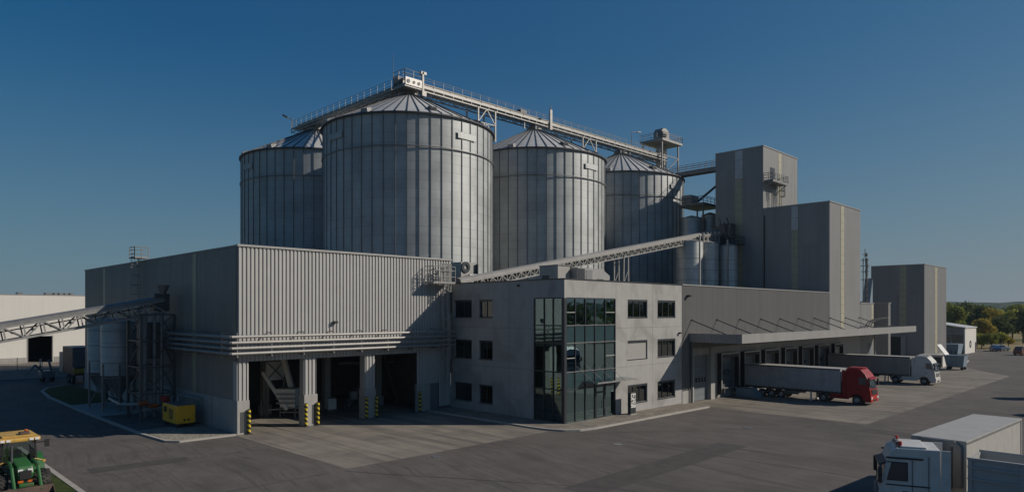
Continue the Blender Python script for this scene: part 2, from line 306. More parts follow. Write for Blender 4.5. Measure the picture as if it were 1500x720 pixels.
# ------------------------------------------------------------------ mesh builder
ROOTW = {}      # object name -> world origin to subtract (world-built things)
class MB:
    def __init__(s): s.v = []; s.f = []; s.xf = None
    def add(s, vs, fs):
        n = len(s.v)
        if s.xf is not None: vs = [tuple(s.xf @ Vector(p)) for p in vs]
        s.v += [tuple(p) for p in vs]; s.f += [tuple(i + n for i in f) for f in fs]
        return s
    def hexa(s, p):     # p0..p3 bottom loop ccw, p4..p7 top loop
        return s.add(p, [(3, 2, 1, 0), (4, 5, 6, 7), (0, 1, 5, 4), (1, 2, 6, 5), (2, 3, 7, 6), (3, 0, 4, 7)])
    def box(s, x0, y0, z0, x1, y1, z1):
        if x0 > x1: x0, x1 = x1, x0
        if y0 > y1: y0, y1 = y1, y0
        if z0 > z1: z0, z1 = z1, z0
        return s.hexa([(x0, y0, z0), (x1, y0, z0), (x1, y1, z0), (x0, y1, z0), (x0, y0, z1), (x1, y0, z1), (x1, y1, z1), (x0, y1, z1)])
    def quad(s, *p): return s.add(p, [tuple(range(len(p)))])
    def beam(s, p, q, w, h=None, up=(0, 0, 1)):
        h = h or w
        p = Vector(p); q = Vector(q); d = (q - p).normalized(); up = Vector(up)
        if abs(d.dot(up)) > 0.98: up = Vector((1, 0, 0))
        sd = d.cross(up).normalized(); u2 = sd.cross(d).normalized()
        a = sd * (w / 2); b = u2 * (h / 2)
        return s.hexa([p - a - b, p + a - b, q + a - b, q - a - b, p - a + b, p + a + b, q + a + b, q - a + b])
    def tube(s, p, q, r, n=8, r2=None, caps=True):
        p = Vector(p); q = Vector(q); d = (q - p).normalized()
        r2 = r if r2 is None else r2
        up = Vector((0, 0, 1)) if abs(d.z) < 0.95 else Vector((1, 0, 0))
        a = d.cross(up).normalized(); b = d.cross(a).normalized()
        vs = []
        for k in range(n):
            t = 2 * math.pi * k / n; o = a * math.cos(t) + b * math.sin(t)
            vs += [p + o * r, q + o * r2]
        fs = [(2 * k, 2 * ((k + 1) % n), 2 * ((k + 1) % n) + 1, 2 * k + 1) for k in range(n)]
        if caps: fs += [tuple(2 * k for k in range(n))[::-1], tuple(2 * k + 1 for k in range(n))]
        return s.add(vs, fs)
    def path(s, pts, r, n=6):
        for p, q in zip(pts, pts[1:]): s.tube(p, q, r, n)
        return s
    def lathe(s, prof, c=(0, 0, 0), n=32, a0=0.0, a1=2 * math.pi):
        full = abs(a1 - a0 - 2 * math.pi) < 1e-6
        m = n if full else n + 1; k = len(prof); vs = []
        for i in range(m):
            t = a0 + (a1 - a0) * i / n; ct, st = math.cos(t), math.sin(t)
            for r, z in prof: vs.append((c[0] + r * ct, c[1] + r * st, c[2] + z))
        fs = []
        for i in range(n):
            j = (i + 1) % m
            for p in range(k - 1):
                fs.append((i * k + p, j * k + p, j * k + p + 1, i * k + p + 1))
        return s.add(vs, fs)
    def prism(s, poly, ext):     # closed 3-D polygon extruded by vector
        n = len(poly); e = Vector(ext)
        vs = [Vector(p) for p in poly] + [Vector(p) + e for p in poly]
        return s.add(vs, [tuple(range(n))[::-1], tuple(range(n, 2 * n))] + [(i, (i + 1) % n, (i + 1) % n + n, i + n) for i in range(n)])
    def railing(s, pts, h=1.1, sp=1.6, r=0.03):
        for p, q in zip(pts, pts[1:]):
            p = Vector(p); q = Vector(q); L = (q - p).length; k = max(1, round(L / sp))
            for i in range(k + 1):
                c = p.lerp(q, i / k); s.tube(c, c + Vector((0, 0, h)), r, 5)
            for hh in (0.38, 0.75, 1.0): s.tube(p + Vector((0, 0, h * hh)), q + Vector((0, 0, h * hh)), r, 5)
            s.beam(p + Vector((0, 0, .07)), q + Vector((0, 0, .07)), .03, .14)
        return s
    def build(s, name, mt, parent=None, smooth=False, bevel=0.0, loc=None):
        me = bpy.data.meshes.new(name)
        off = Vector((0, 0, 0))
        if parent is not None:
            off = ROOTW.get(parent.name, Vector((0, 0, 0)))
        elif loc is not None: off = Vector(loc)
        vs = [Vector(p) - off for p in s.v]
        me.from_pydata([tuple(p) for p in vs], [], s.f)
        bm = bmesh.new(); bm.from_mesh(me)
        bmesh.ops.recalc_face_normals(bm, faces=bm.faces)
        if bevel > 0:
            es = [e for e in bm.edges if len(e.link_faces) == 2 and e.calc_face_angle(0) > 0.5]
            bmesh.ops.bevel(bm, geom=es, offset=bevel, segments=2, affect='EDGES', profile=0.6, clamp_overlap=True)
        bm.to_mesh(me); bm.free()
        if smooth:
            for p in me.polygons: p.use_smooth = True
            try: me.set_sharp_from_angle(angle=0.6)
            except Exception: pass
        me.materials.append(MATS[mt])
        o = bpy.data.objects.new(name, me); COL.objects.link(o)
        if parent is not None:
            o.parent = parent
            ROOTW[o.name] = off
        elif loc is not None:
            o.location = loc; ROOTW[o.name] = Vector(loc)
        return o

def tag(o, label, cat, group=None):
    o['label'] = label; o['category'] = cat
    if group: o['group'] = group
    return o
def thing(name, label, cat, loc=(0, 0, 0), rotz=0.0, group=None, local=False):
    o = bpy.data.objects.new(name, None); COL.objects.link(o); o.empty_display_size = 0.5
    o.location = loc; o.rotation_euler = (0, 0, rotz)
    ROOTW[o.name] = Vector((0, 0, 0)) if local else Vector(loc)
    return tag(o, label, cat, group)
def structure(o): o['kind'] = 'structure'; return o
def stuff(o): o['kind'] = 'stuff'; return o
KIDS = {}
def dup(root, loc, rotz=0.0, label=None, group=None):
    def cp(o, par):
        c = o.copy(); COL.objects.link(c)
        if par is not None: c.parent = par
        for ch in [x for x in COL.objects if x.parent == o]: cp(ch, c)
        return c
    r = cp(root, None); r.location = loc; r.rotation_euler = (0, 0, rotz)
    if label: r['label'] = label
    if group: r['group'] = group
    return r

# walls: plane ('b', y0) faces -y and runs along x; plane ('a', x0) faces -x and runs along y
def WP(pl, u, z, d):
    return (u, pl[1] - d, z) if pl[0] == 'b' else (pl[1] - d, u, z)
def slab(mb, pl, u0, u1, z0, z1, d0, d1):
    p = WP(pl, u0, z0, d0); q = WP(pl, u1, z1, d1)
    return mb.box(*p, *q)
def cells(u0, u1, z0, z1, holes):
    us = sorted({u0, u1, *[h[0] for h in holes], *[h[1] for h in holes]}); us = [u for u in us if u0 <= u <= u1]
    out = []
    for a, b in zip(us, us[1:]):
        hs = sorted([(h[2], h[3]) for h in holes if h[0] < (a + b) / 2 < h[1]])
        z = z0
        for h0, h1 in hs:
            if h0 > z: out.append((a, b, z, h0))
            z = max(z, h1)
        if z < z1: out.append((a, b, z, z1))
    return out
def facade(mb, pl, u0, u1, z0, z1, holes=(), thick=0.3):
    for c in cells(u0, u1, z0, z1, holes): slab(mb, pl, c[0], c[1], c[2], c[3], -thick, 0)
def ribbed(mb, pl, u0, u1, z0, z1, pitch=0.37, depth=0.09, ratio=0.55, d=0.0, holes=()):
    for (a, b, za, zb) in cells(u0, u1, z0, z1, holes):
        k = math.floor(a / pitch); pts = [(a, 0.0)]
        while k * pitch < b:
            x = k * pitch; s = pitch * 0.08
            for px, pd in ((x, 0.0), (x + s, depth), (x + pitch * ratio - s, depth), (x + pitch * ratio, 0.0)):
                if a < px < b: pts.append((px, pd))
            k += 1
        pts.append((b, 0.0))
        vs = []
        for (px, pd) in pts: vs += [WP(pl, px, za, d + pd), WP(pl, px, zb, d + pd)]
        mb.add(vs, [(2 * i, 2 * i + 2, 2 * i + 3, 2 * i + 1) for i in range(len(pts) - 1)])
# ================================================================== SETTING
def sheet(name, mt, poly, z):
    return structure(MB().quad(*[(x, y, z) for x, y in poly]).build(name, mt))
def rect(x0, y0, x1, y1): return [(x0, y0), (x1, y0), (x1, y1), (x0, y1)]
sheet('ground', 'field', rect(-1900, -1900, 1900, 1900), -0.02)
sheet('asphalt_yard', 'asphalt', [(-60, -150), (150, -150), (172, -40), (205, 20), (205, 62), (120, 118.4), (-60, 118.4)], 0.0)
sheet('rear_yard', 'apron_concrete', rect(-60, 119.0, 100, 158), 0.004)
sheet('hall_apron', 'apron_concrete', rect(22.2, 36.4, 40.6, 72), 0.004)
sheet('dock_apron', 'apron_concrete', [(62.2, 37.6), (62.2, 19.7), (124, 19.4), (136, 27), (152.2, 31), (152.2, 37.6)], 0.004)
sheet('field_path', 'stubble', [(205, 20), (330, 10), (330, 22), (205, 60)], -0.012)
sheet('stubble_field', 'stubble', rect(300, -60, 520, 70), -0.008)

def kerb(name, pts, w=0.28, h=0.13, closed=False):
    mb = MB(); P = [Vector((x, y, 0)) for x, y in pts]
    n = len(P); L = []; Rr = []
    for i in range(n):
        d = (P[min(i + 1, n - 1)] - P[max(i - 1, 0)]).normalized(); s = Vector((-d.y, d.x, 0)) * (w / 2)
        L.append(P[i] + s); Rr.append(P[i] - s)
    vs = []; 
    for l, r in zip(L, Rr): vs += [(l.x, l.y, -0.01), (r.x, r.y, -0.01), (r.x, r.y, h), (l.x, l.y, h)]
    fs = []
    for i in range(n - 1):
        for k in range(4): fs.append((4 * i + k, 4 * i + (k + 1) % 4, 4 * i + 4 + (k + 1) % 4, 4 * i + 4 + k))
    fs += [(0, 1, 2, 3), (4 * n - 4, 4 * n - 3, 4 * n - 2, 4 * n - 1)]
    return structure(mb.add(vs, fs).build(name, 'kerb_stone'))
def raised(name, mt, poly, h=0.12):
    return structure(MB().prism([(x, y, -0.005) for x, y in poly], (0, 0, h + 0.005)).build(name, mt))
# pavement round the office corner
arc = [(40.75, 52.3), (40.75, 41.0), (40.78, 38.6), (41.0, 36.9), (41.55, 35.6), (42.5, 34.85), (43.9, 34.55), (62.1, 34.35)]
kerb('kerb', arc)
raised('pavement', 'pavers', [(40.92, 52.4), (40.92, 41.0), (40.95, 38.7), (41.16, 37.0), (41.68, 35.75), (42.6, 35.02), (43.9, 34.72), (62.1, 34.52), (62.1, 37.55), (43.9, 37.55), (43.8, 52.4)], 0.11)
# island along the flank of the hall
isl = [(22.2, 52.35), (18.1, 52.5), (17.5, 53.2), (17.15, 58), (17.05, 75), (17.3, 90), (18.0, 97.5), (19.2, 101), (21.5, 103)]
kerb('kerb', isl)
raised('island_gravel', 'gravel', [(22.35, 52.5), (18.2, 52.65), (17.7, 53.3), (17.4, 59.5), (22.35, 59.5)], 0.10)
raised('island_paving', 'dark_pavers', [(17.4, 59.52), (17.25, 70), (22.35, 70), (22.35, 59.52)], 0.10)
raised('silo_pad', 'plinth_concrete', [(17.25, 70.02), (17.22, 80.5), (22.35, 80.5), (22.35, 70.02)], 0.11)
raised('island_lawn', 'grass', [(17.22, 80.52), (17.45, 90), (18.15, 97.4), (19.3, 100.8), (21.5, 102.8), (22.35, 102.8), (22.35, 80.52)], 0.11)
kerb('kerb', [(9.35, 58), (9.35, 30)])
raised('verge', 'grass', rect(7.6, 41.3, 9.2, 58), 0.10)
raised('footpath', 'dark_pavers', rect(-10, 28, 9.2, 41.28), 0.09)
raised('far_pavement', 'pavers', [(131, 33.2), (139, 30.6), (149, 30.2), (158, 31.5), (158, 37.5), (134, 37.5)], 0.10)
kerb('kerb', [(131, 33.4), (131.6, 32.8), (139, 30.4), (149, 30.0), (158, 31.4)])

for u, v, r, lab in ((1096, 625.5, .45, 'round drain cover in the asphalt in front of the dock apron'), (640, 668, .4, 'round drain cover in the asphalt by the hall apron'), (905, 650, .4, 'round drain cover in the asphalt below the glazed corner')):
    x, y = GG(u, v); t = thing('drain_cover', lab, 'drain', (x, y, 0))
    MB().tube((x, y, -.01), (x, y, .006), r, 20).build('frame', 'dark_steel', t); MB().tube((x, y, .0061), (x, y, .012), r * .82, 20).build('lid', 'mid_steel', t)
sheet('asphalt_patch', 'asphalt_new', [(28, 22), (46, 22.4), (46, 24.6), (28, 24.2)], 0.004)
sheet('asphalt_patch', 'asphalt_new', [(58, 10), (60.2, 10), (60.2, 19), (58, 19.2)], 0.004)
sheet('asphalt_patch', 'asphalt_new', [(11, 46), (16.5, 45.5), (16.6, 47.0), (11, 47.6)], 0.004)
# bitumen sealed joints in the asphalt
def seam(pts):
    mb = MB(); rn = random.Random(len(pts) + int(pts[0][0]))
    P = []
    for (x0, y0), (x1, y1) in zip(pts, pts[1:]):
        for i in range(12): f = i / 12; P.append((x0 + (x1 - x0) * f + rn.uniform(-.06, .06), y0 + (y1 - y0) * f + rn.uniform(-.06, .06)))
    for (xa, ya), (xb, yb) in zip(P, P[1:]):
        d = Vector((xb - xa, yb - ya, 0)).normalized(); n = Vector((-d.y, d.x, 0)) * rn.uniform(.03, .06)
        mb.quad((xa + n.x, ya + n.y, .0045), (xb + n.x, yb + n.y, .0045), (xb - n.x, yb - n.y, .0045), (xa - n.x, ya - n.y, .0045))
    structure(mb.build('tar_seam', 'tar'))
seam([(10, 36.3), (21.9, 36.2)]); seam([(40.9, 36.0), (41.5, 26), (42, 12)]); seam([(42, 33.9), (61.8, 19.4)]); seam([(21.8, 36.0), (30, 22), (33, 8)]); seam([(61.9, 19.3), (80, 4), (100, 2)]); seam([(9.8, 60), (16.6, 60.5)])
# low rolling wooded hills along the horizon
def hills(name, r0, r1, h, seed, mt):
    rnd = random.Random(seed); mb = MB(); n = 420; rings = 5
    ph = [(rnd.uniform(0, 6.28), rnd.choice([2, 3, 5, 7, 11, 17]), rnd.uniform(.3, 1)) for _ in range(7)]
    vs = []
    for i in range(n):
        t = 2 * math.pi * i / n
        hh = h * (0.85 + 0.10 * sum(a * math.sin(k * t + p) for p, k, a in ph) / 2)
        for j in range(rings):
            f = j / (rings - 1); r = r0 + (r1 - r0) * f
            z = hh * math.sin(f * math.pi / 2) + (rnd.uniform(-1, 1) * 2.2 if j > 0 else -hh * .1)
            vs.append((r * math.cos(t), r * math.sin(t), z))
    fs = []
    for i in range(n):
        k = (i + 1) % n
        for j in range(rings - 1): fs.append((i * rings + j, k * rings + j, k * rings + j + 1, i * rings + j + 1))
    mb.add(vs, fs); return structure(mb.build(name, mt))
hills('hills', 1250, 1750, 36, 3, 'hill_wood')

# ================================================================== MACHINE HALL
hall = thing('machine_hall', 'large corrugated metal hall with three open gateways, left of the concrete office block', 'hall', (22.4, 52.5, 0))
HX0, HX1, HY0, HY1, HZ = 22.4, 43.83, 52.5, 97.2, 14.62
F = ('b', HY0); S = ('a', HX0)
U = lambda u: GA(u, HY0)
op = [(U(364), U(445), 0, 5.65), (U(463.5), U(533.5), 0, 5.65), (U(549), U(611), 0, 5.65), (U(629), U(643), 0, 2.62)]
pz = 2.63
mb = MB(); ribbed(mb, F, HX0 + .02, HX1, 5.65, HZ, 0.33, 0.085, 0.62)
ribbed(mb, F, U(611), U(643), 2.62, 5.65, 0.33, 0.085, 0.62); ribbed(mb, F, U(643), HX1, 0.3, 5.65, 0.33, 0.085, 0.62)
mb.build('front_cladding', 'rib_cladding', hall)
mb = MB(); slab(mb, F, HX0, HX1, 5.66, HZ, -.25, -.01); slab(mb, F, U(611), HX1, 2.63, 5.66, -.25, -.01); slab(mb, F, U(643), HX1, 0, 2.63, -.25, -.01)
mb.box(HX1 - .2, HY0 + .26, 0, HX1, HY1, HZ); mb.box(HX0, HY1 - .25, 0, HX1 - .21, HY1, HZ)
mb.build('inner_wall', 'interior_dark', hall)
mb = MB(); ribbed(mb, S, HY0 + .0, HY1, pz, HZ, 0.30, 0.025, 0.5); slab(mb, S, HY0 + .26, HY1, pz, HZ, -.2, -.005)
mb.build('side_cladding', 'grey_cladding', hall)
mb = MB(); slab(mb, S, HY0 + .0, HY1, 0, pz - .003, -.25, .06); mb.build('plinth', 'plinth_concrete', hall)
for k in range(9):
    MB().box(HX0 - .067, HY0 + 4.9 * (k + 1) - .02, 0.1, HX0 - .058, HY0 + 4.9 * (k + 1) + .02, pz - .01).build('plinth_joint', 'joint_seal', hall)
for (ua, ub) in ((282.5, 288.0), (151.5, 154.5)):
    y1, y0 = GB(ua, HX0), GB(ub, HX0)
    mb = MB(); slab(mb, S, y0, y1, pz + .02, HZ - .05, .026, .034); mb.build('translucent_strip', 'translucent_strip', hall)
mb = MB(); slab(mb, F, HX0 - .08, HX1 + .05, HZ, HZ + .16, -.3, .18); mb.build('parapet_cap', 'cap_metal', hall)
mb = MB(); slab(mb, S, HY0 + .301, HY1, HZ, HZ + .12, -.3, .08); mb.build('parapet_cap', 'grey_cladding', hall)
MB().box(HX0 + .2, HY0 + .26, HZ - .7, HX1 - .21, HY1 - .26, HZ - .4).build('roof', 'roof_membrane', hall)
for (ua, ub) in ((346.9, 364), (445, 463.5), (533.5, 549)):
    a0, a1 = U(ua), U(ub)
    mb = MB(); ribbed(mb, F, a0 + .02, a1, pz, 5.65, 0.33, 0.085, 0.62); slab(mb, F, a0, a1, pz, 5.65, -.7, -.01)
    p = mb.build('pier', 'rib_cladding', hall)
    mb = MB(); slab(mb, F, a0 - .03, a1 + .03, 0, pz - .003, -.8, .14); mb.build('pier_base', 'plinth_concrete', p, bevel=.03)
    if ua < 500:
        c = (a0 + a1) / 2 + (-.1 if ua < 400 else .25)
        mb = MB(); slab(mb, F, c - .16, c + .16, .15, 1.75, .14, .155); mb.build('guide_slot', 'dark_steel', p)
mb = MB(); slab(mb, F, U(610), U(629), 0, pz - .01, -.25, .14); mb.build('wall_base', 'plinth_concrete', hall, bevel=.03)
mb = MB(); slab(mb, F, U(629), U(643), 0.02, 2.60, -.22, -.16); d = mb.build('door', 'door_grey', hall)
mb = MB(); slab(mb, F, U(641), U(642), 1.0, 1.15, -.16, -.08); mb.build('handle', 'mid_steel', d)
# pipe rack wrapped round the front corner
pd = .85
for k, z in enumerate((7.62, 7.17, 6.74, 6.33)):
    mb = MB(); xr = HX1 - .1
    mb.path([(HX0 - pd + .1 * k * 0, GB(235, 21.5), z), (HX0 - pd, HY0 - pd, z), (xr, HY0 - pd, z)], .115, 10)
    mb.build('pipe', 'cover_metal', hall, smooth=True)
mb = MB()
for i in range(8):
    x = HX0 - .4 + i * 2.75
    mb.beam((x, HY0 - .12, 6.1), (x, HY0 - pd - .1, 6.1), .1, .12); mb.beam((x, HY0 - pd, 6.1), (x, HY0 - pd, 7.9), .07)
    mb.beam((x, HY0 - .12, 7.9), (x, HY0 - pd, 7.9), .07)
for i in range(7):
    y = HY0 + .9 + i * 2.5
    mb.beam((HX0 - .06, y, 6.1), (HX0 - pd - .1, y, 6.1), .1, .12); mb.beam((HX0 - pd, y, 6.1), (HX0 - pd, y, 7.9), .07)
    mb.beam((HX0 - .06, y, 7.9), (HX0 - pd, y, 7.9), .07)
mb.box(HX0 - pd + .15, HY0 - pd + .2, 6.16, HX1 - .3, HY0 - .16, 6.2)
mb.box(HX0 - pd + .15, HY0 - .16, 6.16, HX0 - .06, HY0 + 16, 6.2)
mb.build('pipe_bracket', 'mid_steel', hall)
mb = MB(); slab(mb, F, U(486), U(486) + .35, 8.55, 8.75, .1, .45); mb.build('wall_lamp', 'frame_dark', hall)
# inside
for (u, v) in ((388, 606), (478, 598), (553, 592)):
    x, y = GG(u, v)
    mb = MB().box(x - .3, y - .3, 0.01, x + .3, y + .3, HZ - .7); c = mb.build('column', 'plinth_concrete', hall)
    MB().box(x - .45, y - .45, 0.005, x + .45, y + .45, .9).build('footing', 'plinth_concrete', c)
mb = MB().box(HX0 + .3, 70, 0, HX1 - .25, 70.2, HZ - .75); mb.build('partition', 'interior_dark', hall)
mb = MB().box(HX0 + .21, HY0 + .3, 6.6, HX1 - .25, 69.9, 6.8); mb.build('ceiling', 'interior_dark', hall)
mb = MB()
x0, x1 = U(557), U(607)
mb.beam((x0 + 1.6, 60.5, .1), (x1 + 2.2, 60.5, 6.4), .22); mb.beam((x1 + 3.6, 60.4, .1), (x1 + 1.4, 60.4, 6.4), .25); mb.beam((x0 + .5, 60.6, 4.4), (x1 + 3.4, 60.6, 4.2), .22)
mb.build('cross_brace', 'mid_steel', hall)
# hooped ladder up to the roof beside the office
def hoop_ladder(name, parent, x, y, z0, z1, dx, dy, hoops=True, mt='galvanised', w=.5, r=.035):
    # rails spread along (dx,dy); cage grows to the side (out) = (-dy?,..)
    mb = MB(); ox, oy = (0, -1) if dx else (-1, 0)
    for s in (-.5, .5): mb.tube((x + dx * w * s, y + dy * w * s, z0), (x + dx * w * s, y + dy * w * s, z1), r, 6)
    k = int((z1 - z0) / .3)
    for i in range(k): 
        z = z0 + .3 * i + .1; mb.tube((x - dx * w / 2, y - dy * w / 2, z), (x + dx * w / 2, y + dy * w / 2, z), r * .7, 5)
    if hoops:
        zz = z0 + 2.3; ang = [math.pi * i / 8 for i in range(9)]; rr = .42
        pts0 = [(x + dx * rr * math.cos(t) + ox * .75 * math.sin(t), y + dy * rr * math.cos(t) + oy * .75 * math.sin(t)) for t in ang]
        while zz < z1 + .05: mb.path([(a, b, zz) for a, b in pts0], r * .8, 5); zz += .95
        for i in (1, 3, 5, 7): mb.tube((*pts0[i], z0 + 2.3), (*pts0[i], z1), r * .7, 5)
    return mb.build(name, mt, parent)
lx = GA(652, 51.9)
hoop_ladder('ladder', hall, lx, 51.9, 2.7, 9.4, 1, 0, True, 'cap_metal', .62, .055)
hoop_ladder('ladder', hall, lx - .1, 51.75, 9.2, 14.2, 1, 0, True, 'cap_metal', .62, .055)
mb = MB(); px0, px1 = GA(629, 51.6), GA(661, 51.6)
mb.box(px0, 51.0, 12.25, px1, 52.3, 12.32); mb.railing([(px0, 52.25, 12.3), (px0, 51.0, 12.3), (px1, 51.0, 12.3)], 1.6, .7, .035)
mb.path([(px1 - .9 + .75 * math.cos(t), 51.2, 12.9 + 1.35 * math.sin(t)) for t in [math.pi * i / 10 for i in range(11)]], .04, 5)
mb.path([(px1 - .9 + .75 * math.cos(t), 51.8, 12.9 + 1.35 * math.sin(t)) for t in [math.pi * i / 10 for i in range(11)]], .04, 5)
mb.build('ladder_platform', 'galvanised', hall)
# roof ladder on the flank
yl = GB(203, HX0 - .4)
hoop_ladder('ladder', hall, HX0 - .35, yl, 9.0, 15.0, 0, 1)
mb = MB(); mb.box(HX0 - 1.0, yl - .8, 14.9, HX0 + .3, yl + .8, 14.96); mb.railing([(HX0 - 1, yl + .8, 14.9), (HX0 - 1, yl - .8, 14.9), (HX0 + .3, yl - .8, 14.9)], 1.1, .7, .04)
mb.build('ladder_platform', 'galvanised', hall)

# intake machine standing in the first gateway
ix, iy = 29.5, 58.4
mc = thing('intake_hopper', 'grey steel intake hopper with a sloping chute inside the left gateway of the hall', 'hopper', (ix, iy, 0))
def rv(x, y, z): # machine is set square to the camera side of the hall
    c = math.cos(-math.pi / 4); s = math.sin(-math.pi / 4); return (ix + x * c - y * s, iy + x * s + y * c, z)
mb = MB(); mb.hexa([rv(-.45, -.6, .95), rv(.85, -.6, .95), rv(.85, .6, .95), rv(-.45, .6, .95), rv(-.85, -.8, 2.6), rv(.95, -.8, 2.6), rv(.95, .8, 2.6), rv(-.85, .8, 2.6)])
mb.build('hopper', 'dirty_white', mc)
mb = MB()
for z in (1.35, 1.75, 2.15): mb.beam(rv(-.75, -.83, z), rv(.95, -.83, z), .08, .14)
mb.build('rib', 'mid_steel', mc)
mb = MB()
for x in (-.5, .85):
    for y in (-.55, .55): mb.beam(rv(x, y, 0.01), rv(x, y, .96), .1)
mb.beam(rv(-.5, -.55, .5), rv(1.6, -.55, .5), .1); mb.beam(rv(-1.6, -.5, .7), rv(1.9, -.5, .95), .12)
for x in (-2.3, -1.7): mb.beam(rv(x, -.3, 0.01), rv(x, -.3, 1.5), .09)
mb.build('stand', 'mid_steel', mc)
mb = MB(); mb.beam(rv(-2.0, -.7, 4.1), rv(.2, -.7, .75), .22, .3); mb.beam(rv(-.6, .2, 6.0), rv(.3, .1, 2.7), .4, .4); mb.build('chute', 'dirty_white', mc)
mb = MB(); mb.box(ix - 1.4, iy + 1.3, 3.3, ix + .3, iy + 1.5, 5.0); mb.build('panel', 'dirty_white', mc)
mb = MB(); mb.beam((ix - 1.4, iy + 1.25, 3.3), (ix + .3, iy + 1.25, 5.0), .1); mb.beam((ix + .3, iy + 1.22, 3.3), (ix - 1.4, iy + 1.22, 5.0), .1)
for x in (ix - 1.4, ix + .3): mb.beam((x, iy + 1.4, 0.01), (x, iy + 1.4, 3.3), .12)
mb.build('panel_brace', 'mid_steel', mc)
x, y = GG(484, 600)
tk = thing('storage_tank', 'small white tank standing beside a column inside the middle gateway', 'tank', (x, y, 0))
MB().box(x - .45, y - .4, .12, x + .45, y + .4, 1.15).build('tank_body', 'dirty_white', tk, bevel=.08)
mb = MB(); mb.box(x - .5, y - .45, 0.01, x + .5, y + .45, .12); mb.build('pallet', 'mid_steel', tk)
mb = MB(); mb.tube((x, y, 1.15), (x, y, 1.25), .2, 12); mb.build('lid', 'door_grey', tk)
x, y = GG(518, 596)
wb = thing('work_bench', 'grey work bench with a machine on it at the back of the middle gateway', 'bench', (x, y, 0))
MB().box(x - .9, y - .4, .8, x + .9, y + .4, .9).build('bench_top', 'mid_steel', wb)
for sx in (-.8, .8):
    for sy in (-.3, .3): MB().beam((x + sx, y + sy, 0.01), (x + sx, y + sy, .8), .08).build('leg', 'mid_steel', wb)
MB().box(x - .4, y - .25, .9, x + .3, y + .25, 1.6).build('machine', 'cover_metal', wb, bevel=.05)

# striped posts at the gateways
posts = [(364.8, 'yellow and black striped post at the corner pier of the hall, lowest in the picture'),
         (448.3, 'yellow and black striped post on the left face of the second gateway pier'),
         (465.8, 'yellow and black striped post on the right edge of the second gateway pier'),
         (537.2, 'yellow and black striped post on the left face of the third gateway pier, in shade'),
         (551.8, 'yellow and black striped post on the right edge of the third gateway pier, in shade'),
         (615.3, 'yellow and black striped post on the concrete base beside the small dark door')]
for u, lab in posts:
    x = GA(u, 52.2)
    b = thing('striped_post', lab, 'bollard', (x, 52.2, 0), group='striped posts at the hall gateways')
    MB().tube((x, 52.2, .03), (x, 52.2, 1.9), .13, 14).build('post', 'hazard_stripes', b, smooth=True)
    MB().box(x - .22, 52.0, .006, x + .22, 52.36, .035).build('base_plate', 'dark_steel', b)
    MB().tube((x, 52.2, 1.9), (x, 52.2, 1.96), .14, 14, .08).build('cap', 'black', b, smooth=True)

# ================================================================== OFFICE
OX0, OX1, OY0, OY1, OZ = 43.85, 62.5, 37.6, 52.5, 12.3
off = thing('office_building', 'three storey exposed concrete office block with a glazed corner', 'building', (OX0, OY0, 0))
FR = ('b', OY0); FL = ('a', OX0)
rows = ((9.02, 10.70), (5.07, 6.84), (0.92, 2.65))
gy1 = GB(781.5, OX0); gx1 = GA(902, OY0); GT = 10.72
lc = [(GB(691, OX0), GB(666, OX0)), (GB(721.5, OX0), GB(702, OX0))]
rc = [(GA(919.5, OY0), GA(948.3, OY0)), (GA(963.2, OY0), GA(989.2, OY0))]
hl = [(OY0, gy1, 0.0, GT)] + [(a, b, z0, z1) for a, b in lc for z0, z1 in rows]
hr = [(OX0, gx1, 0.0, GT)] + [(a, b, z0, z1) for a, b in rc for z0, z1 in rows]
mb = MB(); facade(mb, FR, OX0, OX1, 0, OZ, hr, .35); mb.build('front_wall', 'concrete_wall', off)
mb = MB(); facade(mb, FL, OY0 + .35, OY1, 0, OZ, hl, .35); mb.build('side_wall', 'concrete_wall', off)
mb = MB(); mb.box(OX0 + .35, OY1 - .3, 0, OX1, OY1, OZ); mb.box(OX1 - .3, OY0 + .35, 0, OX1, OY1 - .3, OZ); mb.build('back_wall', 'concrete_wall', off)
# panel joints
def joint(pl, u0, u1, z0, z1, d): 
    mb = MB(); slab(mb, pl, u0, u1, z0, z1, 0, d); mb.build('panel_joint', 'joint_seal', off)
for z in (8.05, 4.42): joint(FR, gx1 + .05, OX1, z - .012, z + .012, .003); joint(FL, gy1 + .02, OY1, z - .012, z + .012, .003)
x = GA(956.0, OY0); joint(FR, x - .012, x + .012, 0, OZ, .0035)
for u in (746.0, 694.5): y = GB(u, OX0); joint(FL, y - .012, y + .012, 0, OZ, .0035)
joint(FR, gx1 + .02, gx1 + .045, GT, OZ, .0035)
mb = MB(); slab(mb, FR, OX0 - .06, OX1, OZ, OZ + .09, -.45, .06); slab(mb, FL, OY0 + .451, OY1, OZ, OZ + .09, -.45, .06); mb.build('parapet_cap', 'frame_dark', off)
MB().box(OX0 + .36, OY0 + .36, OZ - .6, OX1 - .31, OY1 - .31, OZ - .35).build('roof', 'roof_membrane', off)
for z in (7.35, 3.45): MB().box(OX0 + .36, OY0 + .36, z, OX1 - .31, OY1 - .31, z + .35).build('floor_slab', 'interior_plaster', off)
MB().box(OX0 + .36, OY0 + .36, 0.02, OX1 - .31, OY1 - .31, .1).build('ground_floor', 'interior_dark', off)
mb = MB(); mb.box(gx1 + .4, 42.6, .1, OX1 - .32, 42.75, OZ - .62); mb.box(48.6, gy1 + .6, .1, 48.75, OY1 - .32, OZ - .62); mb.box(gx1 + .3, OY0 + .36, .1, gx1 + .4, 42.75, OZ - .62)
mb.box(OX0 + .36, gy1 + 1.1, .1, 48.6, gy1 + 1.25, OZ - .62)
mb.build('partition_wall', 'interior_plaster', off)
